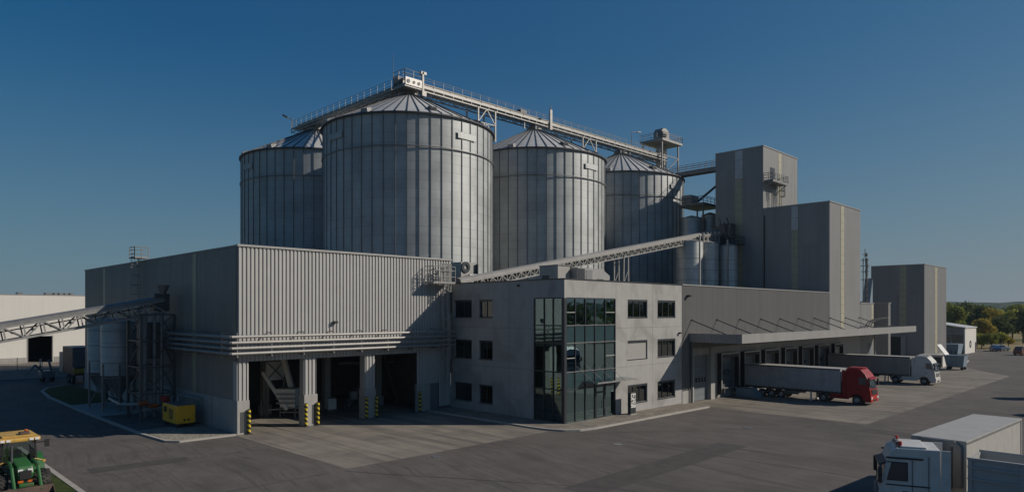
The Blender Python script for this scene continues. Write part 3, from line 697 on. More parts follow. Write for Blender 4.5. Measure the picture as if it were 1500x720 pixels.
def window(par, pl, a, b, z0, z1, n, kind='blind', rec=.16):
    w = .07; mb = MB()
    slab(mb, pl, a, a + w, z0, z1, -rec - .08, -rec + .02); slab(mb, pl, b - w, b, z0, z1, -rec - .08, -rec + .02)
    slab(mb, pl, a + w, b - w, z0, z0 + w, -rec - .08, -rec + .02); slab(mb, pl, a + w, b - w, z1 - w - .001, z1, -rec - .08, -rec + .02)
    for i in range(1, n):
        c = a + (b - a) * i / n; slab(mb, pl, c - .04, c + .04, z0 + w, z1 - w - .001, -rec - .08, -rec + .018)
    f = mb.build('window', 'frame_dark', par)
    for i in range(n):
        c0 = a + (b - a) * i / n + .04; c1 = a + (b - a) * (i + 1) / n - .04
        mb = MB(); slab(mb, pl, c0, c1, z0 + w, z1 - w, -rec - .045, -rec - .035); mb.build('pane', 'window_glass', f)
    mb = MB(); slab(mb, pl, a - .03, b + .03, z0 - .05, z0 - .001, -rec - .02, .06); mb.build('sill', 'frame_dark', f)
    mb = MB(); slab(mb, pl, a + .002, b - .002, z1 - .2, z1 - .002, -rec + .021, -.012); mb.build('shutter_box', 'frame_dark', f)
    if kind == 'shut':
        mb = MB()
        k = 14
        for i in range(k):
            zz = z0 + (z1 - .2 - z0) * i / k; slab(mb, pl, a + .02, b - .02, zz, zz + (z1 - .2 - z0) / k - .012, -rec + .022, -rec + .05)
        slab(mb, pl, a + .02, b - .02, z0, z1 - .2, -rec + .021, -rec + .04)
        o = mb.build('roller_shutter', 'shutter_pale', f); o['label'] = 'closed pale roller shutter'
    elif kind == 'blind':
        mb = MB(); rn = random.Random(int(a * 100 + z0 * 10)); k = int((b - a) / .22); cut = rn.uniform(.5, 1.1)
        for i in range(k):
            c = a + .1 + i * .22
            if (i / k) < cut or rn.random() < .3: slab(mb, pl, c, c + rn.uniform(.07, .16), z0 + .05, z1 - .1, -rec - .14, -rec - .12)
        mb.build('blind', 'curtain_cloth', f)
for ci, (a, b) in enumerate(lc):
    for z0, z1 in rows: window(off, FL, a, b, z0, z1, 2, 'blind')
for ci, (a, b) in enumerate(rc):
    for ri, (z0, z1) in enumerate(rows): window(off, FR, a, b, z0, z1, 3, 'shut' if (ci == 0 and ri == 1) else 'blind')
# glazed corner
zl = (0.10, 2.90, 4.40, 6.87, 8.37, GT)
mr_ = [GA(u, OY0 - .02) for u in (829.7, 843.1, 857.8, 871.9, 887.1, 901.3)]
ml_ = [GB(u, OX0 - .02) for u in (823.2, 809.8, 796.7, 782.5)]
mb = MB(); cw = .09
for x in mr_: slab(mb, FR, x - cw / 2, x + cw / 2, 0.08, GT, -.22, .03)
for y in ml_: slab(mb, FL, y - cw / 2, y + cw / 2, 0.08, GT, -.22, .03)
for z in zl:
    for x0, x1 in zip(mr_, mr_[1:]): slab(mb, FR, x0 + cw / 2, x1 - cw / 2, z - .05, z + .05, -.2, .02)
    for y0, y1 in zip(ml_, ml_[1:]): slab(mb, FL, y0 + cw / 2, y1 - cw / 2, z - .05, z + .05, -.2, .02)
mb.box(OX0 - .04, OY0 - .04, 0.05, OX0 + .2, OY0 + .2, GT)
slab(mb, FR, OX0 + .201, mr_[0] - cw / 2, 0.08, GT, -.2, .03); slab(mb, FL, OY0 + .201, ml_[0] - cw / 2, 0.08, GT, -.2, .03)
glz = mb.build('corner_glazing', 'frame_dark', off)
dx0, dx1 = mr_[3], mr_[4]
for zi, (z0, z1) in enumerate(zip(zl, zl[1:])):
    span = zi in (1, 3)
    for i, (x0, x1) in enumerate(zip(mr_, mr_[1:])):
        if zi == 0 and i == 3: continue
        mb = MB(); slab(mb, FR, x0 + cw / 2, x1 - cw / 2, z0 + .05, z1 - .05, -.06, -.045)
        mb.build('spandrel_panel' if span else 'glass_pane', 'spandrel' if span else 'curtain_wall_glass', glz)
        if zi in (2, 4) and i in (0, 4):
            zz = z0 + (z1 - z0) * .48; mb = MB(); slab(mb, FR, x0 + cw / 2, x1 - cw / 2, zz - .04, zz + .04, -.04, .012); mb.build('transom', 'cover_metal', glz)
    for i, (y0, y1) in enumerate(zip(ml_, ml_[1:])):
        mb = MB(); slab(mb, FL, y0 + cw / 2, y1 - cw / 2, z0 + .05, z1 - .05, -.06, -.045)
        mb.build('glass_pane', 'curtain_wall_glass', glz)
mb = MB()     # bright sill rails seen between the bands
for z in (8.37, 6.87, 4.40): slab(mb, FR, mr_[0], mr_[-1], z - .03, z + .03, .0201, .04)
mb.build('sill_rail', 'mid_steel', glz)
mb = MB(); mb.box(OX0 + 1.2, OY0 + 3.0, .1, gx1 - .2, OY0 + 3.2, 3.4); mb.build('lobby_wall', 'brick_red', off)
mb = MB(); mb.box(OX0 + 1.0, OY0 + 1.0, 4.0, gx1 - .6, OY0 + 1.5, 4.7); mb.build('window_bench', 'interior_plaster', off)
# entrance door
mb = MB(); a, b = dx0 + .05, dx1 - .05
slab(mb, FR, a, a + .12, .1, 2.84, -.1, .05); slab(mb, FR, b - .12, b, .1, 2.84, -.1, .05); slab(mb, FR, a + .12, b - .12, 2.3, 2.45, -.1, .05); slab(mb, FR, a + .12, b - .12, .1, .25, -.1, .05)
dr = mb.build('entrance_door', 'frame_dark', off)
mb = MB(); slab(mb, FR, a + .12, b - .12, .25, 2.3, -.05, -.04); slab(mb, FR, a + .12, b - .12, 2.45, 2.84, -.05, -.04); mb.build('pane', 'curtain_wall_glass', dr)
mb = MB(); c = b - .22; mb.tube((c, OY0 - .12, .9), (c, OY0 - .12, 1.7), .025, 6); mb.tube((c, OY0 - .12, .95), (c, OY0 - .04, .95), .02, 6); mb.tube((c, OY0 - .12, 1.65), (c, OY0 - .04, 1.65), .02, 6); mb.build('handle', 'galvanised', dr)
# glass entrance canopy hung on rods
ca0, ca1 = GA(845, OY0) - .3, GA(902, OY0) + 1.5
ca0 = 46.3; ca1 = 52.2
cn = MB().hexa([(ca0, 36.0, 3.42), (ca1, 36.0, 3.42), (ca1, 37.55, 3.50), (ca0, 37.55, 3.50), (ca0, 36.0, 3.46), (ca1, 36.0, 3.46), (ca1, 37.55, 3.54), (ca0, 37.55, 3.54)]).build('entrance_canopy', 'canopy_glass', off)
mb = MB(); mb.beam((ca0, 36.0, 3.44), (ca1, 36.0, 3.44), .06, .12)
for x in (ca0, ca0 + 2, ca0 + 4, ca1): mb.beam((x, 36.0, 3.40), (x, 37.55, 3.46), .05, .07)
mb.build('canopy_frame', 'galvanised', cn)
mb = MB()
for x in (mr_[1], mr_[2], mr_[3], mr_[4]): mb.tube((x, 37.55, 4.9), (x + .9, 36.2, 3.47), .022, 6)
mb.build('tie_rod', 'galvanised', cn)
for (u, z) in ((760, 11.8),):
    y = GB(u, OX0); MB().box(OX0 - .16, y - .1, z, OX0 - .001, y + .1, z + .18).build('wall_camera', 'black', off)
x = GA(995, OY0); MB().box(x - .16, OY0 - .3, 7.3, x + .1, OY0 - .001, 7.45).build('wall_camera', 'black', off)
mb = MB(); yy = GB(662, OX0); mb.tube((OX0 - .12, yy, 3.5), (OX0 - .12, yy, 12.0), .06, 8); mb.build('downpipe', 'dark_steel', off, smooth=True)

# plants behind the lobby glass
def leaf_clump(mb, c, rx, rz, n, size, rnd, flat=0.0):
    for _ in range(n):
        while True:
            p = Vector((rnd.uniform(-1, 1), rnd.uniform(-1, 1), rnd.uniform(-1, 1)))
            if p.length < 1: break
        p = Vector((c[0] + p.x * rx, c[1] + p.y * rx, c[2] + p.z * rz))
        d = Vector((rnd.gauss(0, 1), rnd.gauss(0, 1), rnd.gauss(0, 1) * (1 - flat))).normalized()
        e = d.orthogonal().normalized(); f = d.cross(e)
        s = size * rnd.uniform(.6, 1.3)
        mb.quad(p - e * s, p + f * s * .55, p + e * s, p - f * s * .55)
rnd = random.Random(11)
for x, y, h, lab, m in ((44.5, 38.9, 1.5, 'leafy potted plant at the left end of the lobby glass', 'leaf_green'), (44.6, 38.3, .9, 'low pale flowering plant in the glazed office corner', 'petal'),
                        (46.0, 38.2, 1.1, 'pale flowering pot plant behind the first lobby pane right of the corner', 'petal'), (47.2, 38.3, .7, 'low pale flowers behind the second lobby pane', 'petal'), (48.0, 38.4, .9, 'pot plant beside the entrance door inside', 'leaf_lime')):
    t = thing('potted_plant', lab, 'plant', (x, y, .1), group='plants behind the lobby glass')
    MB().lathe([(0, .1), (.16, .1), (.22, .45), (.18, .45), (.17, .4), (0, .4)], (x, y, 0), 14).build('pot', 'dark_steel', t, smooth=True)
    mb = MB(); leaf_clump(mb, (x, y, .45 + h / 2), .35, h / 2, 160, .09, rnd); mb.build('foliage', m, t)
x, y = GG(925.5, 608)
sg = thing('sign_pillar', 'grey information pillar standing by the pavement right of the glass entrance', 'sign', (x, y, .11))
MB().box(x - .42, y - .16, .2, x + .42, y + .16, 2.15).build('pillar', 'frame_dark', sg, bevel=.02)
MB().box(x - .5, y - .24, .11, x + .5, y + .24, .2).build('base', 'plinth_concrete', sg)
mb = MB(); mb.box(x - .36, y - .175, .75, x + .36, y - .162, 2.05); pn = mb.build('picture_panel', 'dirty_white', sg)
mb = MB(); rnd = random.Random(5)
for k in range(26):
    cx = x + rnd.uniform(-.27, .27); cz = rnd.uniform(.85, 1.95); s = rnd.uniform(.03, .09); mb.box(cx - s, y - .180 - k * .0004, cz - s * .8, cx + s, y - .176 - k * .0004, cz + s * .8)
mb.build('picture', 'frame_dark', pn)

# roof plant
hx0, hy0 = 48.6, 43.0
def vent_unit(name, lab, x0, y0, x1, y1, z1, mt, extra):
    t = thing(name, lab, 'roof unit', (x0, y0, OZ - .35), group='ventilation units on the office roof')
    MB().box(x0, y0, OZ - .25, x1, y1, z1).build('casing', mt, t)
    mb = MB()
    for px in (x0 + .1, x1 - .1):
        for py in (y0 + .1, y1 - .1): mb.box(px - .06, py - .06, OZ - .349, px + .06, py + .06, OZ - .25)
    mb.build('feet', 'mid_steel', t)
    extra(t); return t
def ex1(t):
    mb = MB()
    for k in range(5): mb.box(50.36, 45.2, OZ + .25 + k * .13, 50.395, 46.1, OZ + .33 + k * .13)
    mb.build('grille', 'black', t)
    MB().box(50.3, 43.95, 14.12, 52.3, 46.6, 14.17).build('lid', 'cap_metal', t)
vent_unit('roof_vent_unit', 'boxy grey ventilation unit with a dark grille, left of the pair on the office roof', 50.4, 44.05, 52.2, 46.5, 14.1, 'cover_metal', ex1)
def ex2(t):
    mb = MB(); mb.box(52.45, 43.17, OZ + .1, 53.5, 43.19, 13.85); mb.build('grille', 'frame_dark', t)
    mb = MB(); mb.box(53.7, 43.16, OZ + .1, 54.7, 43.185, 13.75); mb.build('access_panel', 'mid_steel', t)
    mb = MB(); mb.prism([(56.7, 43.25, 13.8), (57.7, 43.25, 13.3), (57.7, 43.25, 12.9), (56.7, 43.25, 12.4)], (0, 1.5, 0)); mb.build('intake_hood', 'cap_metal', t)
    mb = MB(); mb.box(55.5, 43.15, OZ + .1, 56.5, 43.18, 12.9); mb.build('opening_or_shade', 'black', t)
vent_unit('roof_vent_unit', 'long pale ventilation unit with a hooded intake, right of the pair on the office roof', 52.4, 43.2, 56.7, 45.0, 13.95, 'cap_metal', ex2)

# ================================================================== LOADING HALL
LX0, LX1, LY0, LY1, LZ = 62.5, 103.0, 37.6, 50.0, 12.3
lh = thing('loading_hall', 'long low grey loading hall with a row of truck docks under a flat canopy', 'warehouse', (LX0, LY0, 0))
FD = ('b', LY0)
DU = [(1057, 1083.4), (1090.7, 1113.6), (1121.2, 1142), (1150.2, 1168.6), (1175.5, 1192.8), (1199.2, 1215.7), (1223, 1235.8)]
DA = [(GA(a, 37.1), GA(b, 37.1)) for a, b in DU]
gate = (GA(1016, LY0), GA(1037.2, LY0), 0.0, 4.95)
hol = [gate] + [(a + .25, b - .25, 1.1, 4.75) for a, b in DA]
mb = MB(); ribbed(mb, FD, LX0 + .01, LX1, 5.7, LZ, 0.20, 0.012, 0.5); ribbed(mb, FD, LX0 + .01, gate[0] - .35, 1.3, 5.7, 0.20, .012, .5); mb.build('front_cladding', 'pale_cladding', lh)
mb = MB(); facade(mb, FD, LX0, LX1, 0, LZ, [h for h in hol if h[0] < LX1 - 2], .3)
mb.box(LX0, LY1 - .3, 0, LX1, LY1, LZ); mb.box(LX0, LY0 + .3, 0, LX0 + .25, LY1 - .3, LZ - .01); mb.box(LX1 - .25, LY0 + .3, 0, LX1, LY1 - .3, LZ - .01); mb.build('wall', 'pale_cladding', lh)
MB().box(LX0 + .26, LY0 + .31, LZ - .5, LX1 - .26, LY1 - .31, LZ - .3).build('roof', 'roof_membrane', lh)
MB().box(LX0 + .26, LY0 + .31, .9, LX1 - .26, LY1 - .31, 1.08).build('dock_floor', 'interior_dark', lh)
MB().box(LX0 + .26, 44, 1.1, LX1 - .26, 44.2, LZ - .51).build('partition', 'interior_plaster', lh)
mb = MB(); slab(mb, FD, LX0 + .01, LX1, LZ, LZ + .12, -.35, .09); mb.build('parapet_cap', 'cap_metal', lh)
mb = MB(); slab(mb, FD, LX0 + .02, gate[0] - .35, 0, 1.3, 0, .05); slab(mb, FD, gate[0] - .35, gate[0] - .1, 0, 5.6, 0, .12); mb.build('wall_base', 'plinth_concrete', lh)
mb = MB(); slab(mb, FD, gate[1] + .1, gate[1] + 1.0, 0, 5.6, 0, .3); slab(mb, FD, gate[0] - .1, gate[1] + .1, 4.95, 5.6, 0, .12); mb.build('gate_surround', 'plinth_concrete', lh)
mb = MB(); mb.tube((GA(1012.5, 37.4), 37.4, 0.02), (GA(1012.5, 37.4), 37.4, 7.3), .09, 10); mb.build('downpipe', 'dark_steel', lh, smooth=True)
# sectional gate
mb = MB()
for k in range(8):
    z = .02 + k * .615
    if k == 3: continue
    slab(mb, FD, gate[0] + .02, gate[1] - .02, z, z + .6, -.28, -.2)
gt = mb.build('sectional_gate', 'door_grey', lh)
mb = MB(); n = 5; w = (gate[1] - gate[0] - .04) / n; z = .02 + 3 * .615
for i in range(n + 1): slab(mb, FD, gate[0] + .02 + i * w - .05, gate[0] + .02 + i * w + .05, z, z + .6, -.26, -.2)
slab(mb, FD, gate[0] + .02, gate[1] - .02, z, z + .07, -.26, -.199); mb.build('window_frame', 'cover_metal', gt)
mb = MB(); slab(mb, FD, gate[0] + .05, gate[1] - .05, z + .07, z + .6, -.24, -.23); mb.build('window_pane', 'cab_glass', gt)
def dock(par, a, b):
    mb = MB()
    slab(mb, FD, a, a + .28, .35, 4.9, 0, .5); slab(mb, FD, b - .28, b, .35, 4.9, 0, .5); slab(mb, FD, a + .28, b - .28, 4.45, 4.9, 0, .5)
    sh = mb.build('dock_shelter', 'black', par)
    mb = MB(); e = .12
    slab(mb, FD, a, a + e, .5, 4.93, .501, .53); slab(mb, FD, b - e, b, .5, 4.93, .501, .53); slab(mb, FD, a + e, b - e, 4.93 - e, 4.93, .501, .53)
    mb.build('shelter_frame', 'frame_pale', sh)
    mb = MB()
    for k in range(5): slab(mb, FD, a + .3, b - .3, 1.1 + k * .66, 1.1 + k * .66 + .64, -.2, -.14)
    dd = mb.build('dock_door', 'dock_door', par)
    mb = MB(); c = (a + b) / 2
    slab(mb, FD, c - .9, c - .15, 2.55, 3.0, -.138, -.13); slab(mb, FD, c + .15, c + .9, 2.55, 3.0, -.138, -.13); mb.build('door_window', 'cab_glass', dd)
    mb = MB()
    for x in (a + .1, b - .35): slab(mb, FD, x, x + .25, .55, 1.05, .531, .75)
    mb.build('dock_bumper', 'rubber', par)
    mb = MB(); slab(mb, FD, a + .4, b - .4, .95, 1.08, -.1, .45); mb.build('dock_leveller', 'mid_steel', par)
for a, b in DA[:6]:
    dock(lh, a, b)
x0 = DA[0][0]
mb = MB(); mb.prism([(x0 + 2.9, 36.9, 0.01), (x0 + 2.9, 34.4, 0.01), (x0 + 2.9, 35.2, .95), (x0 + 2.9, 36.9, .95)], (1.6, 0, 0)); mb.build('dock_ramp', 'skip_blue', lh)
# canopy
CX0, CX1, CY0, CY1 = 63.9, 123.7, 31.7, 37.55
mb = MB(); mb.box(CX0, CY0, 6.40, CX1, CY0 + .12, 7.32); mb.box(CX1 - .12, CY0 + .12, 6.40, CX1, CY1, 7.30)
fas = mb.build('canopy_fascia', 'pale_cladding', lh)
mb = MB(); ribbed(mb, ('a', CX0), CY0 + .0, CY1, 6.38, 7.3, .25, .04, .5); mb.box(CX0 + .01, CY0 + .12, 6.38, CX0 + .12, CY1, 7.29); mb.build('canopy_end_panel', 'pale_cladding', lh)
mb = MB(); mb.box(CX0 + .12, CY0 + .121, 6.55, CX1 - .121, CY1, 6.85); mb.build('canopy_deck', 'pale_cladding', lh)
mb = MB(); mb.tube((119.9, 36.7, 0.01), (119.9, 36.7, 6.55), .16, 12); mb.build('canopy_column', 'cap_metal', lh, smooth=True)
wallu = [1012.8, 1049.4, 1082.8, 1114, 1142, 1169, 1192.5, 1215.5, 1238, 1258]
for u in wallu:
    a = GA(u, LY0)
    mb = MB(); mb.tube((a, LY0 - .03, 8.68), (a, CY0 + .9, 6.86), .06, 6); mb.tube((a, LY0 - .03, 8.68), (a, LY0 - .2, 8.66), .09, 6); mb.build('canopy_tie', 'dark_steel', lh)
x = GA(1006, LY0); MB().box(x - .1, LY0 - .45, 11.1, x + .25, LY0 - .04, 11.3).build('wall_camera', 'black', lh)

# ================================================================== TOWERS
TX0, TX1 = 103.0, 115.9
def tower(name, lab, x0, y0, x1, y1, z, m1='tower_cladding', m2='pale_cladding', z0=0, cut=None):
    t = thing(name, lab, 'tower', (x0, y0, 0))
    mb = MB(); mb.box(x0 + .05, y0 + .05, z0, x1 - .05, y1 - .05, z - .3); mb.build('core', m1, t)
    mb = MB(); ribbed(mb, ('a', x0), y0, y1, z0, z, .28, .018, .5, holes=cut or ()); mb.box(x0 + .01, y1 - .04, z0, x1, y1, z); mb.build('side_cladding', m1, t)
    mb = MB(); slab(mb, ('b', y0), x0 - .05, x1 + .05, z, z + .14, -.3, .1); slab(mb, ('a', x0), y0 + .301, y1, z, z + .13, -.3, .09); mb.build('parapet_cap', 'cap_metal', t)
    return t
def strip(t, pl, u0, u1, z0, z1, mt='translucent_strip'):
    mb = MB(); slab(mb, pl, u0, u1, z0, z1, .031, .045); st = mb.build('translucent_strip', mt, t)
    k = int((z1 - z0) / 1.2)
    for i in range(1, k):
        mb = MB(); slab(mb, pl, u0, u1, z0 + i * (z1 - z0) / k - .03, z0 + i * (z1 - z0) / k + .03, .0455, .052); mb.build('strip_rail', 'mid_steel', st)
t2 = tower('process_block', 'mid height grey clad block flush with the dock front, in front of the tallest tower', TX0, 37.6, TX1, 47.55, 25.6)
mb = MB(); ribbed(mb, ('b', 37.6), TX0 + .0, TX1, 5.7, 25.6, .28, .02, .5); mb.build('front_cladding', 'pale_cladding', t2)
mb = MB(); slab(mb, ('b', 37.6), TX0, TX1, 0, 5.7, 0, .03); mb.build('dock_wall', 'pale_cladding', t2)
A2 = ('a', TX0); A1 = ('a', TX0)
y0, y1 = GB(1169, TX0), GB(1159.5, TX0)
strip(t2, A2, y0, y1, LZ + .1, GZ(337, TX0, 43), 'translucent_strip'); strip(t2, A2, y0, y1, GZ(337, TX0, 43) + .02, 25.5, 'clear_strip')
strip(t2, ('b', 37.6), GA(1231.5, 37.6), GA(1236, 37.6), 6.9, 25.5, 'translucent_strip')
mb = MB(); slab(mb, A2, 47.3, 47.42, 12, 24.5, .03, .12); mb.build('downpipe', 'black', t2)
a, b = DA[6]; dock(t2, a, b)
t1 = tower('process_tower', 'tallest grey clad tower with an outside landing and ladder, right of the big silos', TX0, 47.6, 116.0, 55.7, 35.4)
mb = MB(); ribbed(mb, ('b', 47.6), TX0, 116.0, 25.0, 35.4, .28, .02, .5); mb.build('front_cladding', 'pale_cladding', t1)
y0, y1 = GB(1088, TX0), GB(1077, TX0)
strip(t1, A1, y0, y1, 12, GZ(262, TX0, 52), 'translucent_strip'); strip(t1, A1, y0, y1, GZ(262, TX0, 52) + .02, 35.3, 'clear_strip')
B1 = ('b', 47.6)
strip(t1, B1, GA(1140, 47.6), GA(1144.5, 47.6), 25.7, 35.2, 'translucent_strip')
a0, a1 = GA(1128, 47.6), GA(1134.5, 47.6); zf = GZ(269, 106, 47.6)
mb = MB(); slab(mb, B1, a0, a1, zf, GZ(245.5, 106, 47.6), .03, .06); mb.build('door', 'frame_dark', t1)
b0, b1 = GA(1125, 46.8), GA(1147, 46.8)
mb = MB(); mb.box(b0, 46.0, zf - .2, b1, 47.5, zf); mb.beam((b0 + .2, 46.1, zf - .1), (b0 + .2, 47.5, zf - 1.1), .1); mb.beam((b1 - .2, 46.1, zf - .1), (b1 - .2, 47.5, zf - 1.1), .1)
mb.railing([(b0, 47.5, zf), (b0, 46.0, zf), (b1, 46.0, zf), (b1, 47.5, zf)], 1.2, .8, .045)
mb.build('landing', 'mid_steel', t1)
hoop_ladder('ladder', t1, GA(1132, 47.1), 47.1, 25.7, zf, 1, 0, True, 'dark_steel', .6, .06)
hoop_ladder('ladder', t1, GA(1143, 47.1), 47.1, 25.7, zf, 1, 0, True, 'dark_steel', .6, .06)
# far block
t3 = tower('far_block', 'free standing grey clad block at the far right end of the yard', 152.3, 37.6, 169.0, 47.3, 18.9)
mb = MB(); ribbed(mb, ('b', 37.6), 152.3, 169.0, 1.0, 18.9, .28, .02, .5); mb.build('front_cladding', 'pale_cladding', t3)
mb = MB(); slab(mb, ('b', 37.6), 152.3, 169.0, 0, 1.0, 0, .06); mb.build('plinth', 'plinth_concrete', t3)
strip(t3, ('a', 152.3), GB(1328, 152.3), GB(1317.5, 152.3), 6.5, 18.8); strip(t3, ('b', 37.6), GA(1369.3, 37.6), GA(1372.6, 37.6), 1.1, 18.7)
mb = MB(); slab(mb, ('a', 152.3), GB(1320, 152.3), GB(1303, 152.3), 0, GZ(493, 152.3, 42), .03, .08); mb.build('gate', 'black', t3)
mb = MB(); slab(mb, ('a', 152.3), GB(1327, 152.3), GB(1320.2, 152.3), 0, GZ(492, 152.3, 42), .03, .35); mb.build('gate_leaf', 'pale_cladding', t3)
# low annexes between the process block and the far block
an = tower('low_annex', 'low pale annex behind the far end of the dock canopy', 116.0, 37.6, 122.3, 45.0, 10.9, 'pale_cladding')
mb = MB(); ribbed(mb, ('b', 37.6), 116.0, 122.3, 0, 10.9, .28, .02, .5); mb.build('front_cladding', 'pale_cladding', an)
strip(an, ('b', 37.6), GA(1276, 37.6), GA(1279, 37.6), 7.4, 10.8)
mb = MB(); slab(mb, ('b', 37.6), 119.9, 121.4, 0, 4.4, .03, .08); mb.build('door', 'door_grey', an)
a5 = tower('stair_block', 'small shaded grey block between the pale annex and the far block', 131.0, 37.9, 132.2, 45.0, GZ(444, 131, 38.5), 'tower_cladding')
mb = MB(); ribbed(mb, ('b', 37.9), 131, 132.2, 0, GZ(444, 131, 38.5), .28, .02, .5); mb.build('front_cladding', 'pale_cladding', a5)
dc = thing('curved_duct', 'pale curved ducts bending over the far end of the dock canopy', 'duct', (118.5, 36.5, 6.86))
for k in range(3):
    xx = 117.0 + k * 1.3
    MB().path([(xx, 37.2 - 2.6 * (1 - math.cos(t)), 6.86 + 1.5 * math.sin(t) + .25) for t in [math.pi / 2 * i / 8 + math.pi / 2 * 0 for i in range(9)]], .09, 8).build('duct', 'cover_metal', dc, smooth=True)
# ================================================================== SILOS
def big_silo(x, y, lab, R=11.25, ze=33.3, za=38.95, n=50):
    t = thing('grain_silo', lab, 'silo', (x, y, 0), group='big corrugated grain silos')
    MB().lathe([(R, 0), (R, ze)], (x, y, 0), 100).build('silo_wall', 'silo_sheet', t, smooth=True)
    rf = MB().lathe([(R + .28, ze - .12), (R + .05, ze + .1), (1.15, za - .35)], (x, y, 0), 100).build('silo_roof', 'galv_roof', t, smooth=True)
    MB().lathe([(1.25, za - .5), (1.25, za + .05), (.9, za + .3), (0, za + .35)], (x, y, 0), 24).build('apex_cap', 'galvanised', rf, smooth=True)
    MB().lathe([(R + .02, ze - .16), (R + .30, ze - .16), (R + .30, ze + .02), (R + .02, ze + .02)], (x, y, 0), 100).build('eave_ring', 'roof_seam', t, smooth=True)
    for z in (29.3,):
        MB().lathe([(R + .12, z - .06), (R + .21, z - .06), (R + .21, z + .06), (R + .12, z + .06)], (x, y, 0), 100).build('wind_ring', 'mid_steel', t, smooth=True)
    mb = MB(); 
    w = .042
    mb.box(x + R, y - w, .1, x + R + .03, y + w, ze - .17); mb.box(x + R + .03, y - w, .1, x + R + .09, y - w + .03, ze - .17); mb.box(x + R + .03, y + w - .035, .1, x + R + .09, y + w, ze - .17)
    s0 = mb.build('stiffener', 'silo_rib', t)
    mb = MB(); sl = (za - .35 - ze - .1) / (R - 1.1)
    mb.hexa([(x + R + .1, y - .055, ze + .06), (x + R + .1, y + .055, ze + .06), (x + 1.15, y + .03, za - .36), (x + 1.15, y - .03, za - .36),
             (x + R + .1, y - .055, ze + .18), (x + R + .1, y + .055, ze + .18), (x + 1.15, y + .03, za - .26), (x + 1.15, y - .03, za - .26)])
    r0 = mb.build('roof_rib', 'roof_seam', rf)
    for k in range(n):
        ang = 2 * math.pi * k / n + .03
        for src, par in ((s0, t), (r0, rf)):
            o = src if k == 0 else src.copy()
            if k: COL.objects.link(o); o.parent = par
            o.rotation_euler = (0, 0, ang)
    for k, dg in enumerate((250, 300, 205, 165)):
        mb = MB(); mb.xf = Matrix.Translation((x, y, 0)) @ Matrix.Rotation(math.radians(dg), 4, 'Z')
        rr = R * (.86 if k < 2 else .95); zz = ze + .1 + sl * (R - rr)
        mb.hexa([(rr - .5, -.55, zz - .1), (rr + .5, -.55, zz - .5), (rr + .5, .55, zz - .5), (rr - .5, .55, zz - .1), (rr - .4, -.45, zz + .55), (rr + .6, -.45, zz + .2), (rr + .6, .45, zz + .2), (rr - .4, .45, zz + .55)])
        mb.build('roof_vent', 'dark_steel' if k < 2 else 'cover_metal', rf, bevel=.1)
    for dg in (181, 272):
        ang = math.radians(dg); c, s = math.cos(ang), math.sin(ang)
        mb = MB(); mb.xf = Matrix.Translation((x, y, 0)) @ Matrix.Rotation(ang, 4, 'Z')
        mb.box(R + .095, -1.5, 30.8, R + .12, 1.5, 31.6)
        mb.build('wall_plate', 'silo_sheet', t)
    return t
YS = 75.0
big_silo(55.4, 100.0, 'corrugated grain silo at the far left, half hidden behind the nearest and largest-looking silo')
big_silo(55.4, YS, 'nearest and largest-looking corrugated grain silo, with the conveyor corner on its top')
big_silo(80.1, YS, 'second corrugated grain silo in the row, between the largest-looking one and the right end one')
big_silo(103.4, YS, 'corrugated grain silo at the right end of the row, beside the bucket elevator')

# conveyor galleries on top of the silos
def gallery(name, lab, p, q, side, zb, rail_both=False):
    # p, q plan points; side = unit vector towards the walkway
    t = thing(name, lab, 'conveyor', (*p, zb))
    P = Vector((*p, 0)); Q = Vector((*q, 0)); d = (Q - P).normalized(); s = Vector((*side, 0))
    z = Vector((0, 0, 1))
    mb = MB(); mb.beam(P + z * (zb + 1.12), Q + z * (zb + 1.12), .95, .74); mb.beam(P + z * (zb + 1.53), Q + z * (zb + 1.53), 1.12, .07)
    L = (Q - P).length
    for i in range(int(L / 3) + 1): mb.beam(P + d * (3 * i) + z * (zb + .76), P + d * (3 * i) + z * (zb + 1.6), 1.16, .1, up=d)
    mb.build('trough', 'cover_metal', t)
    mb = MB()
    for sd in (-.6, .6):
        o = s * sd
        mb.beam(P + o + z * zb, Q + o + z * zb, .16); mb.beam(P + o + z * (zb + .7), Q + o + z * (zb + .7), .12)
        k = int(L / 1.2)
        for i in range(k):
            a = P + d * (L * i / k) + o; b = P + d * (L * (i + 1) / k) + o
            mb.beam(a + z * (zb + (0 if i % 2 else .7)), b + z * (zb + (.7 if i % 2 else 0)), .09); mb.beam(a + z * zb, a + z * (zb + .7), .09)
    mb.build('truss', 'mid_steel', t)
    mb = MB(); c = s * 1.1; e = s * 1.6
    mb.beam(P + c + z * (zb + .68), Q + c + z * (zb + .68), .95, .05)
    mb.beam(P + e + z * (zb + .62), Q + e + z * (zb + .62), .06, .22); mb.beam(P + e + z * (zb + .12), Q + e + z * (zb + .12), .10, .14)
    k = int(L / 1.7)
    for i in range(k + 1): f = P + d * (L * i / k); mb.beam(f + e + z * (zb + .1), f + e + z * (zb + .62), .08); mb.beam(f + z * (zb + .1), f + e + z * (zb + .1), .08)
    mb.build('walkway', 'galvanised', t)
    mb = MB(); mb.railing([P + e + z * (zb + .68), Q + e + z * (zb + .68)], 1.25, 1.7, .03)
    if rail_both: mb.railing([P - s * .75 + z * (zb + .68), Q - s * .75 + z * (zb + .68)], 1.25, 1.7, .03)
    mb.build('railing', 'galvanised', t)
    return t
ZG = 39.1

